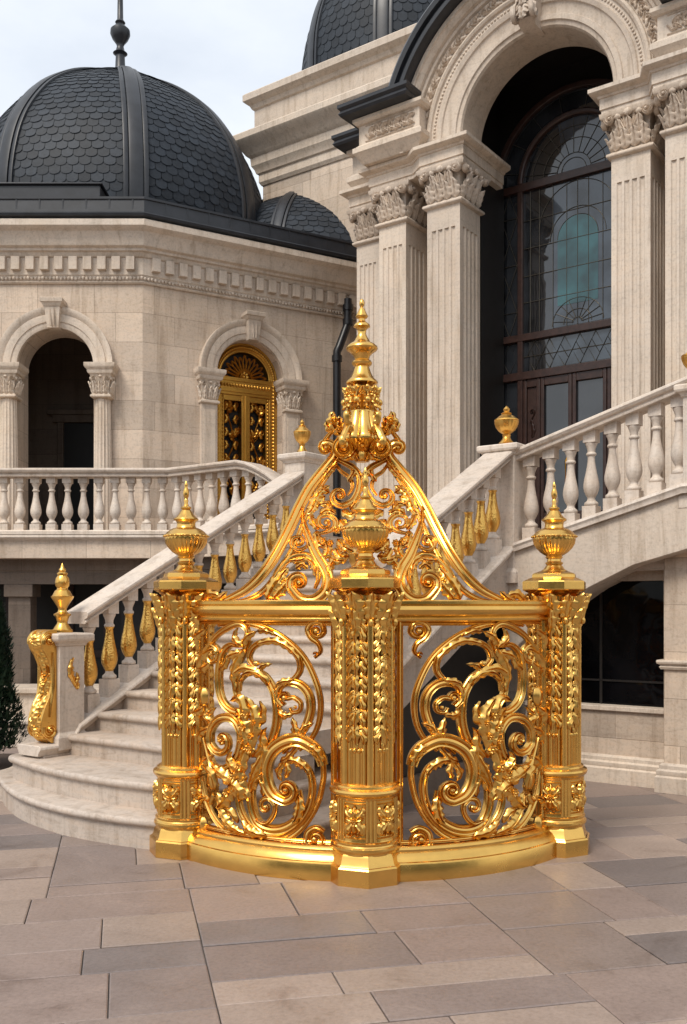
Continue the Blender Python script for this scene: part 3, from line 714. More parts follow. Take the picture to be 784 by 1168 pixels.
# carved drop on the front of the flared body
b = MB(tang(-pi / 2, .082))
for i in range(9):
    bud(b, 0, Z(460 + i * 9.5), .012, .011, -.006 + i * .005, .012, 4)
b.build('carved_drop', M['goldleaf'], crown)
for mp in (cmap, cmap_m):
    def cp_(name, fn, m='gold', sm=24):
        b = MB(mp); fn(b); b.build(name, M[m], crown, smooth=sm)
    q = cl((45, 752), (110, 748), (175, 722), (232, 688), (300, 622), (368, 520), (428, 402), (470, 312), (520, 222), (590, 134), (628, 85), (630, 48), (606, 24), (578, 26)); c = cl((590, 46))[0]
    cp_('crown_rib', lambda b: (scroll(b, q + spiral(q[-1], c, 1.1, .008, 1, .35), [.014, .036, .050, .056, .056, .056, .056, .052, .046, .026], [.016, .024, .030, .030, .028, .02]), bud(b, c[0], c[1], .013, .013, .012, .022)))
    q = cl((170, 752), (235, 738), (300, 702), (362, 630), (420, 540), (468, 440), (508, 335), (548, 250), (600, 172), (640, 120))
    cp_('crown_rib', lambda b: scroll(b, q, [.018, .030, .032, .032, .030, .028, .024, .018], .020, c0=-.004))
    q = cl((636, 96), (672, 112), (716, 136), (744, 176), (742, 232), (716, 284), (672, 308)); c = cl((655, 262))[0]
    cp_('crown_scroll', lambda b: (scroll(b, q + spiral(q[-1], c, 1.6, .008, -1, .3), [.020, .034, .036, .036, .034, .030, .022, .012], .024, c0=.004), bud(b, c[0], c[1], .013, .013, .012, .02)))
    q = cl((632, 110), (660, 150), (700, 180), (712, 225), (690, 262))
    cp_('crown_scroll', lambda b: scroll(b, q, [.014, .022, .022, .012], .014, c0=-.012))
    q = cl((484, 312), (486, 372), (508, 445), (545, 530), (585, 595), (600, 650), (585, 705), (535, 742), (475, 735), (432, 690)); c = cl((468, 660))[0]
    cp_('crown_scroll', lambda b: (scroll(b, q + spiral(q[-1], c, 1.9, .008, -1, .3), [.014, .024, .038, .048, .054, .056, .056, .050, .044, .036, .024, .012], .028, c0=[0, .012, .018]), bud(b, c[0], c[1], .014, .014, .03, .02)))
    q = cl((330, 700), (370, 612), (430, 545), (495, 534), (545, 575), (556, 640), (540, 690))
    cp_('crown_scroll', lambda b: scroll(b, q, [.018, .034, .036, .034, .030, .016], .022, c0=.0))
    c = cl((465, 478))[0]; q = cl((520, 470), (498, 500), (462, 512), (434, 490), (438, 460), (470, 450))
    cp_('crown_scroll', lambda b: (scroll(b, q + spiral(q[-1], c, .9, .008, -1, .35), [.014, .022, .022, .018, .010], .018, c0=.006), bud(b, c[0], c[1], .012, .012, .014, .016)))
    c = cl((592, 388))[0]; q = cl((540, 440), (590, 430), (628, 410), (632, 375), (600, 352), (565, 360))
    cp_('crown_scroll', lambda b: (scroll(b, q + spiral(q[-1], c, 1.2, .008, 1, .35), [.014, .026, .028, .024, .018, .010], .018, c0=.006), bud(b, c[0], c[1], .012, .012, .014, .016)))
    c = cl((690, 60))[0]; q = cl((745, 100), (735, 50), (700, 28), (662, 40), (655, 78), (680, 96))
    cp_('crown_scroll', lambda b: (scroll(b, q + spiral(q[-1], c, 1.2, .008, 1, .35), [.020, .032, .034, .030, .022, .010], .022, c0=.05), bud(b, c[0], c[1], .014, .014, .07, .02)))
    def lv(b):
        for pth, W, lo in ((((318, 742), (350, 680), (395, 620), (420, 590)), .10, 5), (((345, 740), (390, 690), (430, 640)), .08, 4), (((590, 265), (545, 285), (525, 330), (500, 350)), .085, 4), (((610, 250), (570, 235), (540, 255)), .06, 3), (((545, 420), (560, 480), (600, 500)), .07, 4),
                           (((560, 560), (600, 520), (590, 470)), .07, 4), (((480, 540), (530, 570), (545, 640)), .06, 4), (((640, 100), (610, 150), (560, 200)), .05, 4), (((20, 752), (60, 715), (105, 722)), .07, 3), (((60, 750), (100, 735), (140, 700)), .06, 3),
                           (((650, 370), (690, 420), (700, 480)), .08, 4), (((640, 460), (680, 500), (720, 520)), .07, 3), (((660, 330), (700, 350), (740, 330)), .07, 3), (((690, 200), (720, 150), (700, 120)), .05, 3), (((560, 350), (600, 330), (640, 350)), .07, 3), (((700, 540), (660, 540), (630, 500)), .08, 3), (((600, 540), (640, 560), (690, 560)), .06, 3), (((535, 300), (560, 250), (610, 215)), .07, 4), (((505, 545), (470, 560), (410, 560)), .05, 4), (((700, 330), (730, 290), (745, 250)), .05, 3), (((560, 420), (530, 380), (520, 340)), .06, 3), (((640, 540), (610, 590), (615, 640)), .06, 3), (((450, 600), (480, 580), (510, 600)), .05, 3), (((620, 330), (590, 300), (560, 310)), .06, 3)):
            leaf(b, cl(*pth), W, c0=-.002, lift=.026, lobes=lo)
        for x, y, r in ((400, 660, .030), (575, 470, .026), (545, 300, .028), (610, 480, .024), (660, 500, .03), (640, 420, .026)):
            a, z = cl((x, y))[0]; rosette(b, a, z, r, .0, 7, .028)
    cp_('crown_foliage', lv, 'goldleaf', 45)
FAT = 1.0
# ================================================================== local frame of stairs and facade
TL = (-.45, 10.5); TH = radians(36)
U = (cos(TH), -sin(TH)); V = (sin(TH), cos(TH))
def Lf(t, w, z): return (TL[0] + t * U[0] + w * V[0], TL[1] + t * U[1] + w * V[1], z)
def Lwz(w, t, z): return Lf(t, w, z)          # extrude a (w,z) outline along t
def L2(t, w): p = Lf(t, w, 0); return (p[0], p[1])
def frame_map(n, tdir, o):
    """n outward, tdir sideways (plan unit vectors), o plan origin -> (a,b,c) map"""
    return lambda a, b, c: (o[0] + tdir[0] * a + n[0] * c, o[1] + tdir[1] * a + n[1] * c, b)
NEGV = (-V[0], -V[1])

# ------------------------------------------------------------------ paving
gb = MB(); gb.box(-600, 600, -600, 900, -.30, -.012); tag(gb.build('ground', M['grout'], uv=False), kind='structure')
def split(x0, x1, y0, y1, out, rnd):
    w, h = x1 - x0, y1 - y0
    if w < 1.15 and h < .66 and (w * h < .42 or rnd.random() < .25): out.append((x0, x1, y0, y1)); return
    f = rnd.choice((.36, .42, .5, .58, .64))
    if w > h * rnd.uniform(1.5, 2.4): split(x0, x0 + w * f, y0, y1, out, rnd); split(x0 + w * f, x1, y0, y1, out, rnd)
    else: split(x0, x1, y0, y0 + h * f, out, rnd); split(x0, x1, y0 + h * f, y1, out, rnd)
rnd = random.Random(21); slabs = []
split(-13, 13, -4, 17, slabs, rnd)
pv = MB(); PT = radians(13)
tones = [(.235, .190, .168), (.27, .222, .190), (.205, .172, .158), (.25, .205, .182), (.165, .146, .140), (.29, .240, .205), (.215, .178, .158)]
for x0, x1, y0, y1 in slabs:
    g = .0028; z = rnd.uniform(-.003, .003); c = rnd.choice(tones); k = rnd.uniform(.98, 1.16); c = (c[0] * k * 1.03, c[1] * k * .985, c[2] * k * .98)
    bv = .006
    def rot(x, y): return (x * cos(PT) - y * sin(PT), x * sin(PT) + y * cos(PT) + 3.5)
    o = [rot(*p) for p in ((x0 + g, y0 + g - 6), (x1 - g, y0 + g - 6), (x1 - g, y1 - g - 6), (x0 + g, y1 - g - 6))]
    i = [rot(*p) for p in ((x0 + g + bv, y0 + g + bv - 6), (x1 - g - bv, y0 + g + bv - 6), (x1 - g - bv, y1 - g - bv - 6), (x0 + g + bv, y1 - g - bv - 6))]
    vs = [(p[0], p[1], -.012) for p in o] + [(p[0], p[1], z - .004) for p in o] + [(p[0], p[1], z) for p in i]
    fs = [(8, 9, 10, 11)] + [(j, (j + 1) % 4, 4 + (j + 1) % 4, 4 + j) for j in range(4)] + [(4 + j, 4 + (j + 1) % 4, 8 + (j + 1) % 4, 8 + j) for j in range(4)]
    pv.add(vs, fs, c)
tag(pv.build('paving', M['flags'], smooth=0), kind='structure')

# ------------------------------------------------------------------ lower flight
RIS = [0, .20, .385] + [.55 + .155 * i for i in range(11)]         # top of step k
def front(k): return {1: -3.74, 2: -3.46}.get(k, -3.20 + .30 * (k - 3))
def CAPZ(w): return .565 + (w + 3.20) * .5167                       # top of the sloped kerb
sl_ = L2(1.2, -1.8)
stairs = thing('lower_staircase', (sl_[0], sl_[1], 0), 'cream stone staircase climbing behind the gilded gate with rounded bottom steps', 'staircase')
def step_plan(t0, t1, wf, r, wb):
    """plan outline with a rounded left front corner and right front corner"""
    pts = []
    wa, wz = wf(t0 + r), wf(t1 - r)
    for i in range(9):
        a = pi + pi / 2 * i / 8; pts.append((t0 + r + r * cos(a), wa + r + r * sin(a)))
    for i in range(1, 20): t = t0 + r + (t1 - t0 - 2 * r) * i / 20; pts.append((t, wf(t)))
    for i in range(9):
        a = 1.5 * pi + pi / 2 * i / 8; pts.append((t1 - r + r * cos(a), wz + r + r * sin(a)))
    return pts + [(t1, wb), (t0, wb)]
def ring_nose(mb, t0, t1, wf, r, wb, z0, z1):
    # riser body, then a half-round nosing slab standing 30 mm proud
    mb.prism(step_plan(t0, t1, wf, r, wb), z0, z1 - .055, Lf)
    rings = []
    for dz, o in ((-.055, .004), (-.052, .018), (-.042, .030), (-.026, .035), (-.010, .030), (-.002, .020), (0, .008)):
        rings.append([Lf(t, w, z1 + dz) for t, w in step_plan(t0 - o, t1 + o, lambda t: wf(t) - o, r + o, wb)])
    mb.rings(rings)
for k in range(1, 14):
    b = MB()
    z0, z1 = (0 if k < 3 else RIS[k - 1] - .02), RIS[k]
    if k == 1: ring_nose(b, -.62, 2.75, lambda t: -3.95 + .62 * ((t - 1.15) / 1.75) ** 2, .30, -2.5, -.02, z1)
    elif k == 2: ring_nose(b, -.26, 2.45, lambda t: -3.72 + .26 * ((t - 1.05) / 1.35) ** 2, .12, -2.4, .14, z1)
    else:
        wf = front(k); wb = wf + .36 if k < 13 else wf + .30
        nose = [(wf - .004, z1 - .055), (wf - .018, z1 - .052), (wf - .030, z1 - .042), (wf - .035, z1 - .026), (wf - .030, z1 - .010), (wf - .018, z1), (wb, z1), (wb, z0), (wf, z0), (wf, z1 - .055)]
        b.extrude(nose, .085, 2.365, Lwz)
    b.build('step', M['stair'], stairs, smooth=50, bevel=0)
for t in (0, 2.45):
    wa = -3.18 if t == 0 else -2.38
    b = MB(); wz = .0
    if t == 0: b.extrude([(wa, .10), (.10, 0), (.10, CAPZ(.10) - .06), (wa, CAPZ(wa) - .06)], t - .085, t + .085, Lwz)
    else: b.extrude([(wa, 0), (wa + .35, 0), (wa + .35, CAPZ(wa + .35) - .42), (.10, CAPZ(.10) - .46), (.10, CAPZ(.10) - .06), (wa, CAPZ(wa) - .06)], t - .085, t + .085, Lwz)
    st = b.build('stringer', M['stair'], stairs, bevel=.004)
    c = MB()
    pr = [(-.15, -.012), (-.155, -.030), (-.135, -.050), (-.120, -.085), (.120, -.085), (.135, -.050), (.155, -.030), (.15, -.012), (.135, 0), (-.135, 0)]
    def cring(w, z): return [Lf(t + o, w, z + dz) for o, dz in pr]
    if t == 0: c.rings([cring(-3.50, .485), cring(-3.20, .485), cring(-3.10, CAPZ(-3.10) + .006), cring(-.13, CAPZ(-.13))])
    else: c.rings([cring(-2.4, CAPZ(-2.4)), cring(-.13, CAPZ(-.13))])
    c.build('kerb_cap', M['rail'], st, smooth=30, bevel=.004)
b = MB(); b.prism([(-.135, -3.45), (.135, -3.45), (.135, -2.9), (-.135, -2.9)], .20, .402, Lf)
b.build('plinth_block', M['stair'], stairs, bevel=.01)
b = MB(); b.extrude([(-2.03, 0), (.12, 0), (.12, 1.72), (-2.03, .62)], 2.372, 2.385, Lwz); b.build('stair_shade_panel', M['void'], stairs)  # dark sheet painting in the shade below the right stringer
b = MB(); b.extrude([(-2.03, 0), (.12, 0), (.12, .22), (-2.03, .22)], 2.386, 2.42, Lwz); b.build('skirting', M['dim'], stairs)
b = MB(); b.prism([(-.9, .095), (6.5, .095), (6.5, 2.6), (-.9, 2.6)], 1.90, 2.098, Lf); b.prism([(.085, -.2), (2.365, -.2), (2.365, .095), (.085, .095)], 1.9, 2.098, Lf)
b.build('landing_slab', M['stair'], stairs, bevel=.006)

# ------------------------------------------------------------------ balusters
BAL = [(.048, .120), (.060, .128), (.064, .145), (.060, .165), (.046, .178), (.036, .195), (.034, .215), (.038, .228), (.052, .260), (.065, .300), (.0715, .345), (.070, .390), (.062, .450), (.050, .520), (.040, .590), (.0335, .655), (.032, .700), (.033, .720), (.044, .728), (.047, .742), (.042, .756), (.034, .765), (.036, .800), (.046, .835), (.054, .858), (.056, .872), (.050, .880)]
def sq(mb, c, h, z0, z1, ang):
    d = [(-h, -h), (h, -h), (h, h), (-h, h)]
    mb.prism([(c[0] + x * cos(ang) - y * sin(ang), c[1] + x * sin(ang) + y * cos(ang)) for x, y in d], z0, z1)
def baluster(root, c, z, H, gilded, ang, dlow=0, dhigh=0, name='baluster'):
    """c plan point, z foot, H height; dlow/dhigh lengthen the square ends on a slope"""
    k = .92 * (H / .66) ** .5
    b = MB(); sq(b, c, .064 * k, z - dlow, z + H * .122, ang); sq(b, c, .058 * k, z + H * .878, z + H + dhigh, ang)
    cut = (.215, .728)
    if not gilded:
        b.lathe([(r * k, zz * H) for r, zz in BAL], (c[0], c[1], z), 20)
        return b.build(name, M['rail'], root, smooth=50)
    b.lathe([(r * k * (.88 if .228 < zz < .715 else 1), zz * H) for r, zz in BAL], (c[0], c[1], z), 18)
    o = b.build(name, M['rail'], root, smooth=50)
    g = MB(); g.lathe([(.03 * k, .212 * H)] + [(r * k * 1.02, zz * H) for r, zz in BAL if .2 < zz < .715] + [(.039 * k, .712 * H), (.042 * k, .722 * H), (.040 * k, .734 * H), (.033 * k, .738 * H)], (c[0], c[1], z), 24)
    g.build('gilded_vase', M['hammer'], o, smooth=60)
    return o
RP = [(-.115, -.10), (.115, -.10), (.120, -.085), (.105, -.075), (.105, -.062), (.135, -.052), (.150, -.030), (.148, -.012), (.130, 0), (-.130, 0), (-.148, -.012), (-.150, -.030), (-.135, -.052), (-.105, -.062), (-.105, -.075), (-.120, -.085)]
def newel(t, w, z0, z1, hw, label, urn=1.0, scale=1.0):
    p = L2(t, w)
    o = thing('newel_post', (p[0], p[1], z0), label, 'newel post', 'stone newel posts of the stairs')
    def sqr(h, z): return [Lf(t + x * h, w + y * h, z) for x, y in ((-1, -1), (1, -1), (1, 1), (-1, 1))]
    b = MB()
    b.rings([sqr(hw + .03, z0), sqr(hw + .03, z0 + .10), sqr(hw + .022, z0 + .115), sqr(hw + .010, z0 + .125), sqr(hw, z0 + .14), sqr(hw, z1 - .11)])
    b.build('pedestal', M['rail'], o, smooth=20, bevel=.005)
    b = MB()
    b.rings([sqr(hw - .002, z1 - .111), sqr(hw + .012, z1 - .105), sqr(hw + .016, z1 - .090), sqr(hw + .030, z1 - .075), sqr(hw + .050, z1 - .066), sqr(hw + .058, z1 - .050), sqr(hw + .058, z1 - .018), sqr(hw + .048, z1 - .006), sqr(hw * .5, z1)])
    b.build('cap', M['rail'], o, smooth=20, bevel=.004)
    if urn:
        b = MB(); k = urn
        b.lathe([(.082 * k, 0), (.082 * k, .012), (.070 * k, .020), (.060 * k, .036), (.040 * k, .060), (.030 * k, .085), (.034 * k, .095), (.036 * k, .105), (.030 * k, .112), (.040 * k, .122)], (p[0], p[1], z1), 28)
        b.lathe([(.040 * k, .122), (.066 * k, .145), (.086 * k, .180), (.095 * k, .215), (.097 * k, .232)], (p[0], p[1], z1), 72, 0, lambda a, z: 1 + .06 * abs(sin(7 * a)))
        b.lathe([(.097 * k, .232), (.103 * k, .238), (.102 * k, .248), (.086 * k, .258), (.066 * k, .280), (.046 * k, .292), (.040 * k, .302), (.046 * k, .308), (.034 * k, .316), (.022 * k, .326), (.026 * k, .338), (.028 * k, .348), (.018 * k, .362), (.006, .376), (0, .38)], (p[0], p[1], z1), 28)
        b.build('urn_finial', M['goldleaf'], o, smooth=40)
    return o
def rail_ramp(root, pts, name='handrail', lat='t', m='rail'):
    b = MB(); rr = []
    for t, w, z in pts:
        rr.append([Lf(t + (o if lat == 't' else 0), w + (o if lat == 'w' else 0), z + dz) for o, dz in RP])
    b.rings(rr); return b.build(name, M[m], root, smooth=30)
# left lower balustrade
RH = .79
def lower_balustrade(t, w0, w1, label, n):
    p = L2(t, (w0 + w1) / 2)
    o = thing('balustrade', (p[0], p[1], 0), label, 'balustrade', 'stone balustrades')
    rail_ramp(o, [(t, w0, CAPZ(w0) + RH + .10), (t, w1, CAPZ(w1) + RH + .10)])
    for i in range(n):
        w = w0 + (w1 - w0) * (i + .62) / (n + .2)
        z = CAPZ(w)
        baluster(o, L2(t, w), z + .035, RH - .045, True, -TH, .09, .035)
    return o
lower_balustrade(0, -3.03, -.15, 'sloping balustrade with gilded balusters left of the lower stairs', 13)
lower_balustrade(2.45, -2.26, -.15, 'sloping balustrade with gilded balusters right of the lower stairs behind the crown of the gate', 9)
n1 = newel(0, -3.17, .43, 1.375, .125, 'bottom newel at the foot of the stairs faced with a long gilded scroll', 0)
n2 = newel(0, 0, 1.8, 3.24, .135, 'stone newel with a small gilded urn where the balcony rail meets the lower stairs', .92)
n3 = newel(2.45, 0, 1.8, 3.09, .15, 'stone newel with a gilded urn between the lower and the upper flight', 1.12)
n4 = newel(4.215, 0, 2.40, 3.43, .105, 'newel with a gilded urn at the top of the upper flight by the right edge', 1.4)
n5 = newel(2.45, -2.40, 0, 1.74, .125, 'bottom newel hidden behind the middle post of the gilded gate', .9)
# tall turned finial of the bottom newel
b = MB(); p = L2(0, -3.17)
b.lathe([(0.0851, 0), (0.0851, .018), (0.0703, .030), (0.0592, .050), (0.0444, .070), (0.0414, .085), (0.0577, .130), (0.0703, .140), (0.0710, .150), (0.0518, .158), (0.0370, .170), (0.0326, .190), (0.0444, .215), (0.0740, .260), (0.0903, .285), (0.0918, .296), (0.0799, .302), (0.0607, .340), (0.0444, .352), (0.0429, .362)], (p[0], p[1], 1.375), 32)
b.lathe([(0.0385, .362), (0.0518, .385), (0.0548, .412), (0.0488, .445), (0.0326, .470)], (p[0], p[1], 1.375), 48, 0, lambda a, z: 1 + .10 * abs(sin(5 * a + z * 30)))
b.lathe([(0.0326, .470), (0.0429, .476), (0.0429, .486), (0.0252, .500), (0.0296, .510), (0.0252, .522), (0.0148, .532), (0.0133, .545), (0.0059, .560), (0, .572)], (p[0], p[1], 1.375), 28)
b.build('finial', M['goldleaf'], n1, smooth=40)
# gilded console on its front face
fm = frame_map(NEGV, U, L2(0, -3.17 - .125))
b = MB(fm)
def side(a, sgn):
    m = MB()
    return m
# the console is an S in profile (out from the face, height), swept across the face
prof = catmull([(.02, 1.40), (.08, 1.39), (.125, 1.34), (.118, 1.26), (.066, 1.18), (.030, 1.09), (.026, .99), (.046, .88), (.094, .78), (.124, .68), (.116, .60), (.075, .53), (.03, .49)], .025)
def con(a0, a1, d):
    vs = []; n = len(prof)
    for a in (a0, a1):
        for c, z in prof: vs.append((a, z, c + d))
        for c, z in prof: vs.append((a, z, -.002))
    fs = [(i, i + 1, 2 * n + i + 1, 2 * n + i) for i in range(n - 1)]
    fs += [(i, n + i, n + i + 1, i + 1) for i in range(n - 1)] + [(2 * n + i, 2 * n + i + 1, 3 * n + i + 1, 3 * n + i) for i in range(n - 1)]
    fs += [(0, 2 * n, 3 * n, n), (n - 1, 2 * n - 1, 4 * n - 1, 3 * n - 1)]
    b.add(vs, fs)
con(-.078, .078, 0); con(-.090, -.060, .018); con(.060, .090, .018); con(-.018, .018, .010)
cs = b.build('scroll_console', M['goldleaf'], n1, smooth=40, bevel=.006)
b = MB()
for s in (-1, 1):
    # volutes seen from the side: map (out,height,sideways)
    b.mapf = lambda a, bb, c, s=s: fm(s * (.090 + c), bb, a)
    for (cx, cz, r, sg) in ((.072, 1.315, .058, 1), (.062, .595, .064, -1)):
        q = [(cx + r, cz - .03 * sg), (cx + r, cz)]
        scroll(b, q + spiral(q[-1], (cx, cz), 1.7, .010, sg, .35), [.034, .034, .030, .022, .012], .016)
        bud(b, cx, cz, .015, .015, .008, .016)
    scroll(b, [(.04, 1.22), (.034, 1.05), (.038, .92), (.06, .80), (.07, .70)], [.016, .026, .028, .024, .014], .012)
b.build('volute', M['gold'], cs, smooth=50)
def on_con(z):
    for i in range(len(prof) - 1):
        if prof[i + 1][1] <= z <= prof[i][1]:
            f = (prof[i][1] - z) / (prof[i][1] - prof[i + 1][1] + 1e-9); return prof[i][0] + (prof[i + 1][0] - prof[i][0]) * f
    return prof[-1][0] if z < 1 else prof[0][0]
b = MB(lambda a, z, c: fm(a, z, on_con(z) + c))
for s in (-1, 1):
    for z0, z1, W in ((1.38, 1.22, .085), (1.26, 1.10, .075), (.70, .90, .085), (.56, .72, .08), (.48, .60, .06), (.86, 1.04, .06)):
        leaf(b, [(s * .02, z0), (s * .036, (z0 + z1) / 2), (s * .056, z1)], W, c0=.006, lift=.028, lobes=4, nc=7)
    for i in range(22):
        z = .60 + i * .021; bud(b, s * .044, z, .010, .009, .010, .010, 4)
for z0, z1, W in ((1.37, 1.18, .09), (1.20, 1.02, .07), (.62, .84, .09), (.50, .64, .09)): leaf(b, [(0, z0), (.004, (z0 + z1) / 2), (0, z1)], W, c0=.016, lift=.03, lobes=5, nc=7)
for z in (1.31, .98, .55): rosette(b, 0, z, .035, .022, 7, .03)
b.build('acanthus_carving', M['goldleaf'], cs, smooth=60)
fm2 = frame_map(U, V, L2(.125, -3.17))
b = MB(fm2)
scroll(b, [(.01, 1.17), (-.02, 1.10), (-.012, 1.02), (.02, .96), (.05, .92)] + spiral((.05, .92), (.035, .945), 1.0, .008, 1, .4), [.012, .03, .036, .03, .024, .012], .014)
leaf(b, [(.02, .97), (-.02, 1.05), (-.015, 1.16)], .07, c0=.004, lift=.02, lobes=4); leaf(b, [(.03, .95), (.05, 1.0), (.04, 1.05)], .04, c0=.004, lift=.018, lobes=3)
b.build('gilded_applique', M['goldleaf'], n1, smooth=60)

# ------------------------------------------------------------------ upper flight
def UPZ(t): return 2.13 + .285 * (min(t, 4.12) - 2.45)
p = L2(3.6, .5)
up = thing('upper_staircase', (p[0], p[1], 2.0), 'cream stone upper flight rising to the right over a shallow arch', 'staircase')
b = MB()
bot = [(6.2, 2.12), (4.6, 2.10), (4.15, 2.06), (3.7, 1.94), (3.3, 1.75), (2.95, 1.52), (2.62, 1.22), (2.50, 1.08)]
b.extrude([(2.50, UPZ(2.5) - .03), (4.12, UPZ(4.12) - .03), (6.2, UPZ(4.12) - .03)] + bot, -.13, .098, lambda s, d, z: Lf(s, d, z))
b.build('arched_stringer', M['trim'], up, bevel=.006)
b = MB()
b.extrude([(2.62, 2.0), (4.12, 2.42), (6.2, 2.42)] + [(t, z + .004) for t, z in bot[:-1]], .099, 1.45, lambda s, d, z: Lf(s, d, z))
b.build('soffit', M['trim'], up)
for k in range(4):
    b = MB(); t = 2.75 + .36 * k; b.prism([(t, .10), (6.2, .10), (6.2, 1.4), (t, 1.4)], 2.0 + .10 * k, 2.20 + .1075 * k, Lf); b.build('step', M['stair'], up, bevel=.008)
b = MB(); pr = [(-.17, -.085), (.10, -.085), (.12, -.05), (.12, 0), (-.155, 0), (-.175, -.012), (-.185, -.032), (-.172, -.052)]
b.rings([[Lf(t, w, z + dz) for w, dz in pr] for t, z in ((2.60, UPZ(2.6)), (4.12, UPZ(4.12)), (4.13, UPZ(4.12)), (6.2, UPZ(4.12)))])
b.build('kerb_cap', M['rail'], up, smooth=30)
p = L2(3.4, 0)
bl = thing('balustrade', (p[0], p[1], 2.1), 'plain white stone balustrade rising along the upper flight at right', 'balustrade', 'stone balustrades')
rail_ramp(bl, [(2.60, 0, UPZ(2.6) + .86), (4.16, 0, UPZ(4.16) + .885)], lat='w')
for i in range(8):
    t = 2.70 + i * .193; z = UPZ(t)
    baluster(bl, L2(t, 0), z + .02, .745, False, -TH, .05, .04)
p = L2(5.3, 0)
bl = thing('balustrade', (p[0], p[1], 2.5), 'level stone balustrade of the upper landing beyond the right edge', 'balustrade', 'stone balustrades')
rail_ramp(bl, [(4.40, 0, 3.46), (6.2, 0, 3.46)], lat='w')
for i in range(8): baluster(bl, L2(4.52 + i * .22, 0), UPZ(5) + .0, .76, False, -TH, .02, .02)

# ------------------------------------------------------------------ undercroft beneath the upper flight
p = L2(3.2, .25)
uc = thing('undercroft_wall', (p[0], p[1], 0), 'shaded stone wall with a dark window under the upper flight', 'wall')
b = MB(); b.prism([(2.54, .22), (3.90, .22), (3.90, .42), (2.54, .42)], 0, .645, Lf)
b.prism([(2.54, .62), (6.2, .62), (6.2, .72), (2.54, .72)], 0, 2.0, Lf)
b.build('wall', M['wall'], uc)
b = MB()
mp_ = [(0, 0), (.06, 0), (.06, .13), (.045, .145), (.05, .16), (.05, .185), (.03, .20), (.03, .23), (.012, .25), (0, .25)]
b.miter([L2(2.54, .22), L2(3.91, .22)], mp_); b.build('base_moulding', M['trim'], uc, smooth=30)
b = MB(); b.prism([(2.54, .19), (3.90, .19), (3.90, .42), (2.54, .42)], .647, .69, Lf); b.build('sill', M['trim'], uc, bevel=.006)
b = MB(); b.prism([(3.28, .21), (3.90, .21), (3.90, .40), (3.28, .40)], 1.815, 2.04, Lf); b.build('lintel', M['wall'], uc)
b = MB(); b.prism([(2.54, .36), (3.90, .36), (3.90, .372), (2.54, .372)], .69, 1.95, Lf); b.build('window_pane', M['shopglass'], uc, uv=False)
b = MB(); b.prism([(2.54, .350), (3.9, .350), (3.9, .358), (2.54, .358)], .90, .918, Lf); b.prism([(3.22, .350), (3.245, .350), (3.245, .358), (3.22, .358)], .69, 1.95, Lf)
b.build('glazing_bar', M['void'], uc)
p = L2(4.4, .1)
pi_ = thing('stone_pier', (p[0], p[1], 0), 'broad stone pier with a dado moulding carrying the upper flight at the right edge', 'pier')
b = MB(); b.prism([(3.90, .06), (6.2, .06), (6.2, .60), (3.90, .60)], 0, 2.08, Lf); b.build('shaft', M['wall'], pi_, bevel=.006)
b = MB(); path = [L2(3.90, .60), L2(3.90, .06), L2(6.2, .06)]
b.miter(path, [(0, 1.05), (.02, 1.05), (.03, 1.07), (.02, 1.085), (.045, 1.10), (.05, 1.115), (.045, 1.13), (0, 1.13)]); b.build('dado_moulding', M['trim'], pi_, smooth=30)
b = MB(); b.miter(path, mp_); b.build('base_moulding', M['trim'], pi_, smooth=30)
# ================================================================== balcony and domed pavilion at left
BP = [(-6.6, 11.7), (-2.095, 11.7), (-.62, 10.624)]
bal = thing('balcony', (-3, 12.3, 2.13), 'stone balcony slab under the arches of the domed pavilion', 'balcony')
b = MB(); b.prism(BP + [(.4, 12.2), (.4, 13.3), (-6.6, 13.3)], 2.17, 2.41); b.build('slab', M['wall'], bal)
b = MB(); b.miter(BP, [(-.12, 2.38), (.01, 2.38), (.02, 2.395), (.055, 2.405), (.065, 2.42), (.06, 2.44), (.04, 2.452), (-.12, 2.452)]); b.build('edge_moulding', M['rail'], bal, smooth=30)
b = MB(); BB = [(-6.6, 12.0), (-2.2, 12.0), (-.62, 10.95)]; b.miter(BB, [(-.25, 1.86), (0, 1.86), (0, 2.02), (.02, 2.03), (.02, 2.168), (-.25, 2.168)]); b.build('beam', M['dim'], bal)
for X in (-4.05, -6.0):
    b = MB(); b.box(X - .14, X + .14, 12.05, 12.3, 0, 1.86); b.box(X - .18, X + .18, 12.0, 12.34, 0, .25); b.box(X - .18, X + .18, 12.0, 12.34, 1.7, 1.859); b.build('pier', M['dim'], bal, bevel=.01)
bb = thing('balustrade', (-2.8, 11.6, 2.45), 'white stone balustrade along the balcony bending down to the stairs at left', 'balustrade', 'stone balustrades')
def BZ(q): return 0 if q < .62 else -.34 * ((q - .62) / .38) ** 1.5
def bpt(q): return (BP[1][0] + (BP[2][0] - BP[1][0]) * q, BP[1][1] + (BP[2][1] - BP[1][1]) * q)
path = [(-6.6, 11.74, 3.25), (-2.08, 11.74, 3.25)] + [(bpt(q)[0] + .03, bpt(q)[1] + .03, 3.25 + BZ(q)) for q in (.3, .62, .70, .78, .86, .94)]
b = MB(); b.miter(path, RP); b.build('handrail', M['rail'], bb, smooth=30)
b = MB(); b.miter([(-6.6, 11.74), (-2.08, 11.74), (-.66, 10.70)], [(-.10, 2.452), (.10, 2.452), (.10, 2.49), (.085, 2.505), (-.085, 2.505), (-.10, 2.49)]); b.build('plinth', M['rail'], bb)
for i in range(22): baluster(bb, (-2.20 - i * .193, 11.74), 2.50, .66, False, 0)
for i in range(9):
    q = .035 + i * .105; z = BZ(q); baluster(bb, (bpt(q)[0] + .03, bpt(q)[1] + .03), 2.50, .66 + z, False, -radians(36), 0, .02)

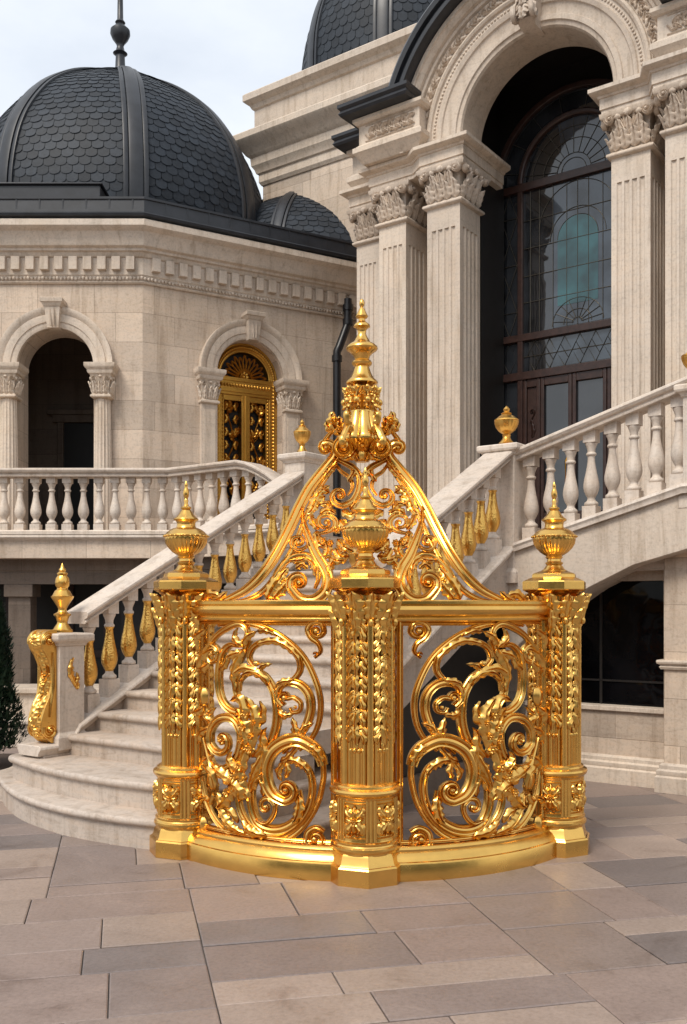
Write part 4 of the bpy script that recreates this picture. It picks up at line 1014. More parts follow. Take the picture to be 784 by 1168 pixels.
tw = thing('domed_pavilion', (-3.75, 16.2, 0), 'cream stone pavilion with a dark slate dome and arched openings at left', 'building')
E2 = (cos(radians(30)), sin(radians(30))); N2 = (sin(radians(30)), -cos(radians(30)))
P0 = (-2.75, 13.2)
def f1(s, d, z): return (P0[0] + s, P0[1] - d, z)
def f2(s, d, z): return (P0[0] + s * E2[0] + d * N2[0], P0[1] + s * E2[1] + d * N2[1], z)
def arch_half(c, r, sp, n=24): return [(c + r * cos(pi * i / n), sp + r * sin(pi * i / n)) for i in range(n + 1)]
def arch_wall(mb, fr, s0, s1, z0, z1, c, r, sp, th):
    A = arch_half(c, r, sp); m = len(A) // 2
    mb.extrude([(s0, z0), (c - r, z0)] + A[::-1][:m + 1] + [(c, z1), (s0, z1)], 0, -th, fr)
    mb.extrude([(s1, z1), (c, z1)] + A[::-1][m:] + [(c + r, z0), (s1, z0)], 0, -th, fr)
def arch_ring(mb, fr, c, sp, prof, n=36, foot=0.0, lo=0):
    """profile [(r,d)] swept round a half circle, with straight feet `foot` long"""
    rr = []
    if foot: rr.append([fr(c + r, d, sp - foot) for r, d in prof])
    for i in range(n + 1):
        a = radians(lo) + (pi - 2 * radians(lo)) * i / n; rr.append([fr(c + r * cos(a), d, sp + r * sin(a)) for r, d in prof])
    if foot: rr.append([fr(c - r, d, sp - foot) for r, d in prof])
    mb.rings(rr)
F0 = 2.45; SP1 = 4.86
b = MB()
arch_wall(b, f1, -2.41, -.0, F0, 6.1, -1.19, .522, SP1, .45); b.box(-4.2, -2.41, -.45, 0, F0, 6.1, fr=lambda x, y, z: f1(x, y, z)); b.box(-4.2, 0, -.45, 0, 0, F0, fr=f1)
b.build('wall', M['wall'], tw)
b = MB()
arch_wall(b, f2, 0, 3.45, F0, 6.1, 1.61, .515, SP1 + .06, .45); b.box(0, 3.45, -.45, 0, 0, F0, fr=f2)
b.build('wall', M['wall'], tw)
# loggia behind the arch
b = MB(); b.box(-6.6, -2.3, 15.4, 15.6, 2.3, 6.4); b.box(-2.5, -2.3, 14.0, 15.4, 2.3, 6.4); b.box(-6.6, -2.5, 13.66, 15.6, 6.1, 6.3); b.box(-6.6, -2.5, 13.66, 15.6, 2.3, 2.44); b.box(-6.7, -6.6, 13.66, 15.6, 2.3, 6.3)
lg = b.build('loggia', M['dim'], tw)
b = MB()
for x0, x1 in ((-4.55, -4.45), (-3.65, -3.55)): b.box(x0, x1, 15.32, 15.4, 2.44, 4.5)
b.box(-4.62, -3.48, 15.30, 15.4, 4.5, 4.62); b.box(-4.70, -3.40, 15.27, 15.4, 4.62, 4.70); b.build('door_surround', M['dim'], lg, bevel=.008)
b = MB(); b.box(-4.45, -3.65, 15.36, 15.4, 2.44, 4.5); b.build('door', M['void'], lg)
AR = [(.525, -.02), (.525, .035), (.56, .05), (.60, .05), (.605, .065), (.66, .075), (.70, .075), (.705, .06), (.735, .085), (.775, .10), (.80, .10), (.80, -.02)]
for fr, c, sp, s0 in ((f1, -1.19, SP1, 0), (f2, 1.61, SP1 + .06, 0)):
    b = MB(); arch_ring(b, fr, c, sp, AR, 40); b.build('archivolt', M['trim'], tw, smooth=30)
    b = MB(); top = sp + .80
    def kr(h, z, d): return [fr(c - h, -.02, z), fr(c + h, -.02, z), fr(c + h, d, z), fr(c - h, d, z)]
    b.rings([kr(.075, sp + .50, .13), kr(.088, sp + .62, .15), (kr(.105, top - .02, .17))])
    b.rings([kr(.115, top - .02, .18), kr(.135, top + .02, .20), kr(.15, top + .03, .22), kr(.15, top + .08, .23), kr(.135, top + .09, .21)])
    for s in (-1, 1):
        b.mapf = lambda a, z, d, s=s: fr(c + s * a, .16 + d, z); 
        scroll(b, [(.02, sp + .52), (.03, top - .05)], .02, .012, step=.05)
    b.mapf = None
    b.build('keystone', M['trim'], tw, smooth=25, bevel=.003)
def small_capital(mb, fr, c, z0, z1, r, d0):
    """short corinthian cap for the loggia columns and imposts; frame fr(s,d,z), centre (c,d0)"""
    H = z1 - z0
    def sqr(h, z): return [fr(c - h, d0 - h, z), fr(c + h, d0 - h, z), fr(c + h, d0 + h, z), fr(c - h, d0 + h, z)]
    mb.rings([sqr(r * 1.05, z0), sqr(r * 1.2, z0 + .03 * H), sqr(r * 1.2, z0 + .08 * H), sqr(r * .98, z0 + .12 * H), sqr(r * 1.0, z0 + .4 * H), sqr(r * 1.2, z0 + .66 * H), sqr(r * 1.35, z0 + .72 * H)])
    mb.rings([sqr(r * 1.40, z0 + .70 * H), sqr(r * 1.50, z0 + .76 * H), sqr(r * 1.5, z0 + .80 * H), sqr(r * 1.72, z0 + .86 * H), sqr(r * 1.8, z0 + .90 * H), sqr(r * 1.8, z1)])
    for k in range(4):
        a = pi / 2 * k; n = (cos(a), sin(a)); t = (-n[1], n[0])
        mp = lambda A, B, C, n=n, t=t: fr(c + n[0] * (r * .98 + C) + t[0] * A, d0 + n[1] * (r * .98 + C) + t[1] * A, B)
        o = mb.mapf; mb.mapf = mp
        for q in (-.55, 0, .55): leaf(mb, [(q * r, z0 + .1 * H), (q * r * 1.1, z0 + .28 * H), (q * r * 1.3, z0 + .5 * H)], r * .8, c0=[0, .01, .05 * r / .12], lift=.2 * r, lobes=3, nc=6, curl=.1 * r)
        for s in (-1, 1):
            q = [(s * r * .25, z0 + .35 * H), (s * r * .6, z0 + .60 * H)]; scroll(mb, q + spiral(q[-1], (s * r * .85, z0 + .56 * H), 1.3, .04 * r, -s, .5), [r * .14, r * .22, r * .16, r * .1], r * .18, c0=.16 * r)
        bud(mb, 0, z0 + .62 * H, r * .2, r * .16, r * .25, r * .2)
        mb.mapf = o
for s in (-1.19 - .62, -1.19 + .66):
    b = MB(); p = f1(s, .06, 0)
    b.lathe([(.155, F0), (.155, F0 + .08), (.14, F0 + .11), (.15, F0 + .14), (.128, F0 + .17)], (p[0], p[1], 0), 32)
    b.lathe([(.122, F0 + .17), (.120, 3.6), (.106, 4.42)], (p[0], p[1], 0), 96, 0, lambda a, z: 1 - .10 * abs(sin(8 * a)) ** .6)
    small_capital(b, f1, s, 4.40, SP1, .115, .06)
    b.build('column', M['trim'], tw, smooth=40)
for s in (1.61 - .66, 1.61 + .66):
    b = MB(); b.box(s - .12, s + .12, -.02, .07, F0, 4.46, fr=f2); b.box(s - .085, s + .085, .071, .085, F0 + .2, 4.36, fr=f2)
    small_capital(b, f2, s, 4.44, SP1 + .06, .118, -.03)
    b.build('impost_pilaster', M['trim'], tw, smooth=30, bevel=.004)
# cornice with dentils
cpath = [(P0[0] - 4.2, P0[1]), P0, (f2(3.6, 0, 0)[0], f2(3.6, 0, 0)[1])]
b = MB(); b.miter(cpath, [(-.1, 5.99), (.03, 5.99), (.045, 6.01), (.03, 6.03), (.05, 6.085), (.065, 6.10), (.065, 6.33), (.085, 6.335), (.10, 6.35), (.115, 6.385), (.15, 6.40), (.155, 6.43), (.20, 6.45), (.215, 6.48), (.23, 6.55), (.27, 6.62), (.33, 6.655), (.345, 6.67), (.345, 6.745), (.32, 6.765), (-.1, 6.765)])
co_ = b.build('cornice', M['trim'], tw, smooth=25)
b = MB()
for fr, n, s0 in ((f1, 21, -4.1), (f2, 18, .10)):
    for i in range(n): b.box(s0 + i * .195, s0 + i * .195 + .115, .06, .135, 6.15, 6.33, fr=fr)
o = b.build('dentil_course', M['trim'], co_, bevel=.004); o['kind'] = 'stuff'
b = MB()
rq = random.Random(3)
for fr, n, s0 in ((f1, 84, -4.15), (f2, 70, .02)):
    for i in range(n):
        s = s0 + i * .05; b.ball((s, .045, 6.055 + rq.uniform(-.006, .006)), .024, .022, .030, 4, fr=fr)
o = b.build('bead_course', M['carved'], co_, smooth=60); o['kind'] = 'stuff'
# roof skirt, parapet kerb
b = MB(); b.miter(cpath, [(-.9, 6.77), (.31, 6.77), (.36, 6.79), (.37, 6.82), (.355, 6.84), (.345, 7.00), (.36, 7.01), (.36, 7.04), (.30, 7.06), (-.2, 7.10), (-.9, 7.12)])
b.prism([(-7, 13.9), (-2.6, 13.9), (.3, 15.6), (.3, 19), (-7, 19)], 6.9, 7.08); rf = b.build('roof', M['roof'], tw, smooth=25)
b = MB(); b.box(-7, -3.28, 13.0, 13.35, 7.06, 7.26); b.box(-7, -3.25, 12.97, 13.38, 7.26, 7.29); b.build('parapet_kerb', M['roof'], rf, bevel=.01)
# standing seams on the skirt
b = MB()
for i in range(14): b.box(-4.1 + i * .31, -4.1 + i * .31 + .02, .30, .353, 6.86, 7.02, fr=f1)
for i in range(11): b.box(.2 + i * .31, .2 + i * .31 + .02, .30, .353, 6.86, 7.02, fr=f2)
o = b.build('standing_seam', M['roof'], rf); o['kind'] = 'stuff'

def dome(root, cx, cy, z0, R, prof, rib0, tiles=24, az_lo=-pi * .95, az_hi=.2, nrib=8, tile_h=.125, tw_=.165, rs=1.15):
    """prof [(r 0..1, z)] ; ribs at rib0 + k*45deg ; scale tiles on the camera-side sectors"""
    pf = catmull(prof, .04)
    A = 2 * pi / nrib
    def poly(az):      # blend of octagon and circle
        d = ((az - rib0) % A) - A / 2
        return .45 * (cos(A / 2) / cos(d)) / 1 + .55
    sh = MB(); sh.lathe([(r * R * .985, z) for r, z in pf], (cx, cy, z0), 64, 0, lambda a, z: poly(a)); o = sh.build('dome', M['roof'], root, smooth=30)
    # arc length table
    S_ = [0]
    for i in range(1, len(pf)): S_.append(S_[-1] + sqrt(((pf[i][0] - pf[i - 1][0]) * R) ** 2 + (pf[i][1] - pf[i - 1][1]) ** 2))
    def at(s):
        s = max(0, min(S_[-1] - 1e-6, s)); i = 0
        while S_[i + 1] < s: i += 1
        f = (s - S_[i]) / (S_[i + 1] - S_[i] + 1e-9)
        r = pf[i][0] + (pf[i + 1][0] - pf[i][0]) * f; z = pf[i][1] + (pf[i + 1][1] - pf[i][1]) * f
        dr = (pf[i + 1][0] - pf[i][0]) * R; dz = pf[i + 1][1] - pf[i][1]; L = sqrt(dr * dr + dz * dz) or 1
        return r * R, z, dz / L, -dr / L            # radius, height, normal (r,z)
    tl = MB(); rows = int(S_[-1] * .93 / tile_h); rn = random.Random(5)
    for k in range(nrib):
        c0 = rib0 + k * A; mid = c0 + A / 2; mm = (mid + pi) % (2 * pi) - pi
        if not (az_lo - .4 < mm < az_hi + .4): continue
        for j in range(rows):
            s = .02 + j * tile_h
            r = at(s)[0]; wdt = 2 * r * sin(A / 2) * .90; n = max(2, int(wdt / tw_))
            for i in range(-1, n + 1):
                off = .5 if j % 2 else 0
                q0 = (i + off) / n; q1 = (i + 1 + off) / n
                if q1 < .02 or q0 > .98: continue
                q0 = max(q0, 0); q1 = min(q1, 1)
                kk = rn.uniform(.72, 1.3); col = tuple(q * kk for q in (.019, .025, .034))
                vs = []
                lift0 = rn.uniform(.007, .013)
                for (u, v) in ((0, 1.25), (1, 1.25), (1, .35), (.92, .14), (.72, .02), (.5, -.03), (.28, .02), (.08, .14), (0, .35)):
                    rr, zz, nr, nz_ = at(s + v * tile_h); a = c0 + A * (.05 + .90 * (q0 + (q1 - q0) * (.02 + .96 * u)))
                    lf = .004 + lift0 * (1.25 - v) / 1.25; rr = rr * poly(a)
                    vs.append((cx + (rr + nr * lf) * cos(a), cy + (rr + nr * lf) * sin(a), z0 + zz + nz_ * lf))
                tl.add(vs, [tuple(range(9))], col)
    tl.build('scale_tiling', M['slate'], o, smooth=0)
    for k in range(nrib):
        a = rib0 + k * A; n = (cos(a), sin(a)); t = (-n[1], n[0]); rb = MB()
        for off, hw, hh in ((0, .085 * rs, .045), (-.125 * rs, .030 * rs, .024), (.125 * rs, .030 * rs, .024)):
            rr = []
            for i in range(0, 41):
                r, z, nr, nz_ = at(S_[-1] * .975 * i / 40); tp = .45 + .55 * min(1, r / (R * .75)); r *= .995
                for_ = [(-hw, -.03), (-hw, hh * .8), (-hw * .7, hh), (hw * .7, hh), (hw, hh * .8), (hw, -.03)]
                rr.append([(cx + n[0] * (r + nr * h) + t[0] * (off + w) * tp, cy + n[1] * (r + nr * h) + t[1] * (off + w) * tp, z0 + z + nz_ * h) for w, h in for_])
            rb.rings(rr)
        rb.build('rib', M['roof'], o, smooth=30)
    return o
DP = [(1.0, 0), (1.02, .5), (1.0, 1.0), (.945, 1.5), (.85, 1.95), (.70, 2.42), (.50, 2.82), (.30, 3.10), (.10, 3.30), (.03, 3.34)]
d1 = dome(tw, -3.75, 16.2, 7.10, 2.52, DP, -pi / 2 + radians(18))
b = MB(); b.lathe([(.24, 0), (.22, .08), (.12, .14), (.085, .22), (.075, .46), (.12, .50), (.075, .54), (.055, .62), (.07, .66), (.13, .74), (.165, .82), (.16, .89), (.10, .95), (.06, .99), (.085, 1.02), (.05, 1.07), (.045, 1.4), (.022, 2.2), (0, 2.4)], (-3.75, 16.2, 10.36), 28)
b.build('spike_finial', M['roof'], d1, smooth=40)
d2 = dome(tw, -.60, 16.7, 7.1, 2.0, [(1, 0), (.93, .35), (.80, .72), (.62, 1.05), (.40, 1.32), (.15, 1.50), (.03, 1.54)], -pi / 2 + radians(32), tile_h=.12, tw_=.16, rs=.8)
# carved gilded double door in the angled face
gd = f2(1.61, -.2, 2.45)
CD, SD = 1.61, SP1 + .06
b = MB(); arch_ring(b, f2, CD, SD, [(.385, -.30), (.385, -.19), (.40, -.18), (.42, -.185), (.44, -.16), (.47, -.155), (.485, -.17), (.517, -.165), (.517, -.30)], 40)
for s in (-1, 1): b.box(CD + s * .451 - .066, CD + s * .451 + .066, -.30, -.165, F0, SD, fr=f2); b.box(CD + s * .455 - .018, CD + s * .455 + .018, -.17, -.150, F0, SD, fr=f2)
b.box(CD - .40, CD + .40, -.29, -.15, 4.66, 4.92, fr=f2); b.box(CD - .40, CD + .40, -.29, -.135, 4.70, 4.735, fr=f2); b.box(CD - .40, CD + .40, -.29, -.135, 4.86, 4.89, fr=f2)
b.box(CD - .065, CD + .065, -.29, -.15, F0, 4.66, fr=f2); b.box(CD - .02, CD + .02, -.29, -.135, F0, 4.66, fr=f2)
for s in (-1, 1):
    b.box(CD + s * .36 - .026, CD + s * .36 + .026, -.29, -.17, F0, 4.66, fr=f2); b.box(CD + s * .21 - .15, CD + s * .21 + .15, -.29, -.17, 4.58, 4.66, fr=f2)
dr = b.build('gilded_door', M['oldgold'], tw, smooth=30, bevel=.005)
b = MB(); b.prism([(CD - .50, -.33), (CD + .50, -.33), (CD + .50, -.30), (CD - .50, -.30)], F0, SD + .5, f2); b.build('door_backing', M['void'], dr)
mp = lambda a, z, c: f2(CD + a, -.24 + c, z)
b = MB(mp)
for i in range(13):
    a = pi * (i + .5) / 13; r0, r1 = .10, .345 - (.03 if i % 2 else 0)
    ca, sa = cos(a), sin(a)
    wv = .030
    scroll(b, [(r0 * ca, SD + r0 * sa), (r0 * ca + .5 * (r1 - r0) * ca - wv * sa, SD + (r0 + r1) / 2 * sa + wv * ca), (r1 * ca, SD + r1 * sa), ((r0 + r1) / 2 * ca + wv * sa, SD + (r0 + r1) / 2 * sa - wv * ca), (r0 * ca, SD + r0 * sa)], .022, .016, c0=.04)
rosette(b, 0, SD + .03, .085, .02, 8, .04)
for s in (-1, 1):
    x = s * .205
    stem_ = [(x - s * .09, F0 + .05), (x + s * .08, F0 + .35), (x - s * .06, F0 + .75), (x + s * .08, F0 + 1.15), (x - s * .05, F0 + 1.55), (x + s * .05, F0 + 1.95), (x - s * .02, F0 + 2.1)]
    scroll(b, stem_, .022, .016)
    for j, (px_, z) in enumerate(stem_):
        sg = 1 if j % 2 else -1
        leaf(b, [(px_, z), (px_ + sg * .05, z + .07), (px_ - sg * .01, z + .17)], .085, c0=.01, lift=.03, lobes=3, nc=6); leaf(b, [(px_, z + .05), (px_ - sg * .05, z + .12), (px_ - sg * .08, z + .22)], .075, c0=.008, lift=.03, lobes=3, nc=6)
        q = [(px_, z), (px_ - s * sg * .06, z + .06)]; scroll(b, q + spiral(q[-1], (px_ - s * sg * .035, z + .085), 1.2, .008, 1, .5), [.014, .016, .01], .014, c0=.01)
        rosette(b, px_ + sg * .03, z + .13, .030, .016, 6, .025)
for s in (-1, 1):
    x = s * .205
    for j in range(11):
        z = F0 + .12 + j * .19
        for e in (-1, 1):
            q = [(x + e * .02, z), (x + e * .09, z + .03)]; scroll(b, q + spiral(q[-1], (x + e * .075, z + .075), 1.2, .008, e, .5), [.014, .02, .016, .01], .016, c0=.006)
            leaf(b, [(x + e * .10, z - .03), (x + e * .06, z + .04), (x + e * .09, z + .11)], .07, c0=.0, lift=.03, lobes=3, nc=5)
    for j in range(46):
        z = F0 + .05 + j * .052; bud(b, s * .452, z, .022, .026, .085, .020, 4); bud(b, s * .36, z, .012, .022, .07, .012, 4)
for j in range(40):
    a = pi * (j + .5) / 40; bud(b, .452 * cos(a), SD + .452 * sin(a), .022, .022, .085, .02, 4)
for j in range(17): bud(b, -.38 + j * .0475, 4.80, .020, .030, .095, .018, 4)
b.build('openwork_panel', M['oldgold'], dr, smooth=60)
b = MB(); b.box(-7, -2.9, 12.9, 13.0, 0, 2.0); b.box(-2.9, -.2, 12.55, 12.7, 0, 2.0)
b.build('balcony_shade_sheet', M['void'], tw)  # dark sheets painting in the shade below the balcony
b = MB()
for X in (-6.2, -5.3, -4.5, -3.7, -3.2): b.box(X, X + .10, 12.85, 12.9, 0, 2.0)
b.box(-7, -2.9, 12.86, 12.895, .9, 1.0); b.build('undercroft_post', M['wood'], tw)
# rainwater pipe
dp = thing('downpipe', f2(3.0, .1, 2.45), 'black cranked rainwater pipe running down the angled pavilion wall', 'downpipe')
b = MB(); pts = [f2(3.17, .14, z) for z in (6.25, 6.0, 5.88)] + [f2(3.14, .14, 5.80), f2(3.02, .14, 5.50), f2(2.98, .14, 5.42), f2(2.98, .14, 5.34), f2(2.98, .14, 4.4), f2(2.98, .14, 3.4), f2(2.98, .14, 2.45)]
b.tube(pts, .062, 14)
pp = b.build('pipe', M['black'], dp, smooth=40)
for (s, z) in ((3.17, 6.12), (3.17, 5.9), (2.98, 5.32), (2.98, 3.9)):
    b = MB(); p = f2(s, .14, z); b.lathe([(.06, -.05), (.078, -.045), (.078, .045), (.06, .05)], p, 16)
    b.build('collar', M['black'], dp, smooth=30)
# low stone steps and void under the balcony
ls = thing('stone_bench', (-3.6, 11.0, 0), 'low stone ledge in shade beneath the balcony beside the conifer', 'ledge')
b = MB(); b.box(-6.5, -2.6, 11.35, 12.0, 0, .56); b.box(-6.5, -2.55, 11.30, 12.0, .56, .62); b.build('upper_ledge', M['trim'], ls, bevel=.01)
b = MB(); b.box(-6.5, -2.5, 10.8, 11.35, 0, .26); b.box(-6.5, -2.46, 10.76, 11.35, .26, .31); b.build('lower_ledge', M['trim'], ls, bevel=.01)

# planter kerb and conifer at the left edge
pk = MB()
pkm = [(-4.6, 8.1), (-3.02, 8.1), (-2.86, 8.22), (-2.80, 8.45), (-2.80, 9.6)]
pk.miter(pkm, [(-.16, -.01), (0, -.01), (0, .10), (.025, .115), (.03, .14), (.02, .165), (-.14, .17), (-.16, .15)]); 
tag(pk.build('planter_kerb', M['trim'], None, smooth=30), 'low curved stone kerb round the planting bed left of the stairs', 'kerb')
pb = MB(); pb.prism([(-4.6, 8.2), (-3.02, 8.2), (-2.92, 8.45), (-2.92, 9.8), (-4.6, 9.8)], -.005, .09); tag(pb.build('planting_soil', M['bark'], uv=False), kind='structure')
ct = thing('conifer', (-3.34, 8.95, .08), 'dark green clipped conifer standing at the left edge beside the stairs', 'tree')
b = MB(); b.lathe([(.05, 0), (.045, .6), (.02, 1.7), (0, 1.9)], (-3.34, 8.95, .08), 10); b.build('trunk', M['bark'], ct, uv=False)
b = MB(); rc = random.Random(11)
for i in range(15000):
    t = rc.random() ** .8; z = .12 + 1.66 * t; a = rc.uniform(0, 2 * pi)
    R_ = (.36 * (1 - t) ** .62 * (min(1, t / .10) ** .5) + .02) * (1 + .10 * sin(3 * a + 9 * t) + .08 * sin(7 * a - 13 * t)); r = R_ * (rc.random() ** .40)
    x, y = -3.34 + r * cos(a), 8.95 + r * sin(a); zz = .08 + z
    L_ = rc.uniform(.04, .085); da = a + rc.uniform(-.9, .9); el = rc.uniform(.3, 1.3); d = (cos(da) * cos(el), sin(da) * cos(el), sin(el)); sx = (-sin(da), cos(da)); ww = L_ * .22
    b.add([(x - sx[0] * ww, y - sx[1] * ww, zz), (x + sx[0] * ww, y + sx[1] * ww, zz), (x + d[0] * L_, y + d[1] * L_, zz + d[2] * L_)], [(0, 1, 2)])
b.build('crown', M['leaf'], ct, smooth=0, uv=False)
# ================================================================== the main building (local t,w,z)
mb0 = L2(2, 4)
mn = thing('palace', (mb0[0], mb0[1], 0), 'large cream stone building with a tall arched window between fluted piers', 'building')
def fF(s, d, z): return Lf(s, -d, z)          # d towards the viewer
WM = 3.93
b = MB(); b.prism([(-3.95, WM), (9, WM), (9, 9), (-3.95, 9)], 0, 9.3, Lf); b.build('wall', M['wall'], mn)
cp = [L2(-3.95, 9), L2(-3.95, WM), L2(9, WM)]
b = MB(); b.miter(cp, [(-.3, 8.55), (.02, 8.55), (.05, 8.60), (.05, 8.72), (.08, 8.74), (.10, 8.80), (.14, 8.86), (.15, 8.98), (.20, 9.02), (.28, 9.14), (.36, 9.20), (.38, 9.23), (.38, 9.32), (.35, 9.35), (.10, 9.38), (-.3, 9.38)])
b.build('cornice', M['trim'], mn, smooth=25)
b = MB(); b.miter(cp, [(-.3, 9.37), (.10, 9.37), (.10, 9.78), (.13, 9.80), (.16, 9.86), (.22, 9.90), (.24, 9.92), (.24, 10.02), (.21, 10.05), (-.3, 10.06)]); b.build('attic', M['trim'], mn, smooth=25)
b = MB(); b.prism([(-3.6, 4.4), (9, 4.4), (9, 9), (-3.6, 9)], 9.0, 9.9, Lf); b.build('flat_roof', M['roof'], mn)
dome(mn, 1.19, 19.0, 10.5, 2.08, [(1.0, 0), (1.0, 1.3), (.97, 1.9), (.88, 2.5), (.72, 3.1), (.5, 3.55), (.25, 3.85), (.03, 3.95)], -pi / 2 + radians(-14), tile_h=.17)

# ---- piers
Z0, ZS, ZC = 2.10, 6.36, 6.83
def fluted(mb, t0, t1, w0, w1, z0, z1, n=4):
    """square pier plan with flutes on the front (w0) and right (t1) faces"""
    def flutes(a0, a1, k):
        m = (a1 - a0) * .11; p = (a1 - a0 - 2 * m) / k; r = p * .34; out = []
        for i in range(k):
            c = a0 + m + p * (i + .5)
            for j in range(7):
                a = pi * j / 6; out.append((c - r * cos(a), r * .75 * sin(a)))
        return out
    pl = [(t0, w0)] + [(t, w0 + d) for t, d in flutes(t0, t1, n)] + [(t1, w0)] + [(t1 - d, w) for w, d in flutes(w0, w1, n)] + [(t1, w1), (t0, w1)]
    mb.prism(pl, z0 + .0, z1, Lf)
def big_capital(mb, t0, t1, w0, w1, z0, z1):
    tc_, wc = (t0 + t1) / 2, (w0 + w1) / 2; ht, hw_ = (t1 - t0) / 2, (w1 - w0) / 2; H = z1 - z0
    def q(e, z): return [Lf(tc_ - ht - e, wc - hw_ - e, z), Lf(tc_ + ht + e, wc - hw_ - e, z), Lf(tc_ + ht + e, wc + hw_ + e, z), Lf(tc_ - ht - e, wc + hw_ + e, z)]
    mb.rings([q(.0, z0), q(.035, z0 + .012), q(.045, z0 + .03), q(.04, z0 + .05), q(.012, z0 + .065), q(-.01, z0 + .08), q(-.012, z0 + .30), q(.02, z0 + .42), q(.05, z0 + H * .88)])
    mb.rings([q(.07, z0 + H * .86), q(.095, z0 + H * .90), q(.10, z1)])
    for n, td, half, cen in ((NEGV, U, ht, (tc_, w0)), (U, V, hw_, (t1, wc)), ((-U[0], -U[1]), NEGV, hw_, (t0, wc))):
        o = L2(*cen); mb.mapf = frame_map(n, td, o)
        for x in (-.75, -.25, .25, .75): leaf(mb, [(x * half, z0 + .07), (x * half * 1.02, z0 + .17), (x * half * 1.06, z0 + .27)], half * .66, c0=[0, .012, .05], lift=.032, lobes=3, nc=8, na=16, curl=.035, rip=.15)
        for x in (-.5, 0, .5): leaf(mb, [(x * half, z0 + .16), (x * half * 1.05, z0 + .28), (x * half * 1.1, z0 + .38)], half * .56, c0=[.0, .02, .065], lift=.032, lobes=3, nc=8, na=16, curl=.035, rip=.15)
        for s in (-1, 1):
            p = [(s * half * .22, z0 + .26), (s * half * .52, z0 + .38), (s * half * .86, z0 + .455)]
            c = (s * half * .93, z0 + .395)
            scroll(mb, p + spiral(p[-1], c, 1.5, .012, -s, .35), [.034, .054, .062, .054, .040, .024], .036, c0=[.03, .06, .085]); bud(mb, c[0], c[1], .018, .018, .10, .022)
            p = [(s * half * .18, z0 + .28), (s * half * .26, z0 + .38)]; scroll(mb, p + spiral(p[-1], (s * half * .14, z0 + .395), 1.2, .010, s, .4), [.02, .030, .024, .014], .024, c0=.045)
        bud(mb, 0, z0 + H * .90, .045, .04, .085, .035, 5)
        for s in (-.55, .55): bud(mb, s * half, z0 + H * .86, .035, .032, .075, .028, 4)
        mb.mapf = None
def pier(t0, t1, w0, w1):
    b = MB(); fluted(b, t0, t1, w0, w1, Z0 + .35, ZS - .26)
    b.prism([(t0, w0), (t1, w0), (t1, w1), (t0, w1)], ZS - .26, ZS + .03, Lf)
    for e, za, zb in ((.06, Z0, Z0 + .20), (.045, Z0 + .20, Z0 + .27), (.02, Z0 + .27, Z0 + .35)): b.prism([(t0 - e, w0 - e), (t1 + e, w0 - e), (t1 + e, w1 + e), (t0 - e, w1 + e)], za, zb, Lf)
    o = b.build('pier', M['trim'], mn, smooth=25)
    c = MB(); big_capital(c, t0, t1, w0, w1, ZS, ZC); c.build('capital', M['carved'], o, smooth=50)
pier(.50, .95, 1.80, 2.30); pier(-.28, .12, 1.92, 2.42); pier(-.86, -.50, 2.25, 2.7); pier(2.79, 3.21, 1.80, 2.30); pier(3.42, 3.84, 1.62, 2.2)
# pieces of wall between and behind the piers
b = MB()
b.prism([(-.50, 2.44), (.775, 2.44), (.775, 4.0), (-.50, 4.0)], Z0, 7.1, Lf); b.prism([(2.81, 2.302), (6.5, 2.302), (6.5, 4.0), (2.81, 4.0)], Z0, 9.2, Lf); b.prism([(-.50, 2.44), (.1, 2.44), (.1, 4.0), (-.50, 4.0)], 7.2, 7.6, Lf)
b.build('porch_wall', M['wall'], mn)
# entablature blocks over the piers
EP = [(-.25, 6.83), (.06, 6.83), (.06, 6.875), (.075, 6.88), (.075, 6.99), (.09, 6.995), (.10, 7.015), (.15, 7.03), (.17, 7.045), (.17, 7.085), (.15, 7.095), (-.25, 7.095)]
b = MB(); b.miter([L2(-.86, 4), L2(-.86, 2.25), L2(-.30, 2.25), L2(-.30, 1.90), L2(.30, 1.90), L2(.47, 1.78), L2(.97, 1.78), L2(.97, 2.75)], EP)
b.prism([(-.84, 2.3), (.9, 2.3), (.9, 3.5), (-.84, 3.5)], 6.84, 7.09, Lf); b.prism([(-.2, 1.95), (.9, 1.95), (.9, 2.4), (-.2, 2.4)], 6.84, 7.09, Lf)
b.build('entablature', M['trim'], mn, smooth=25)
b = MB(); b.miter([L2(2.77, 2.75), L2(2.77, 1.78), L2(3.27, 1.78), L2(3.36, 1.60), L2(6.5, 1.60)], EP); b.prism([(2.8, 1.85), (6.5, 1.85), (6.5, 3), (2.8, 3)], 6.84, 7.09, Lf); b.build('entablature', M['trim'], mn, smooth=25)
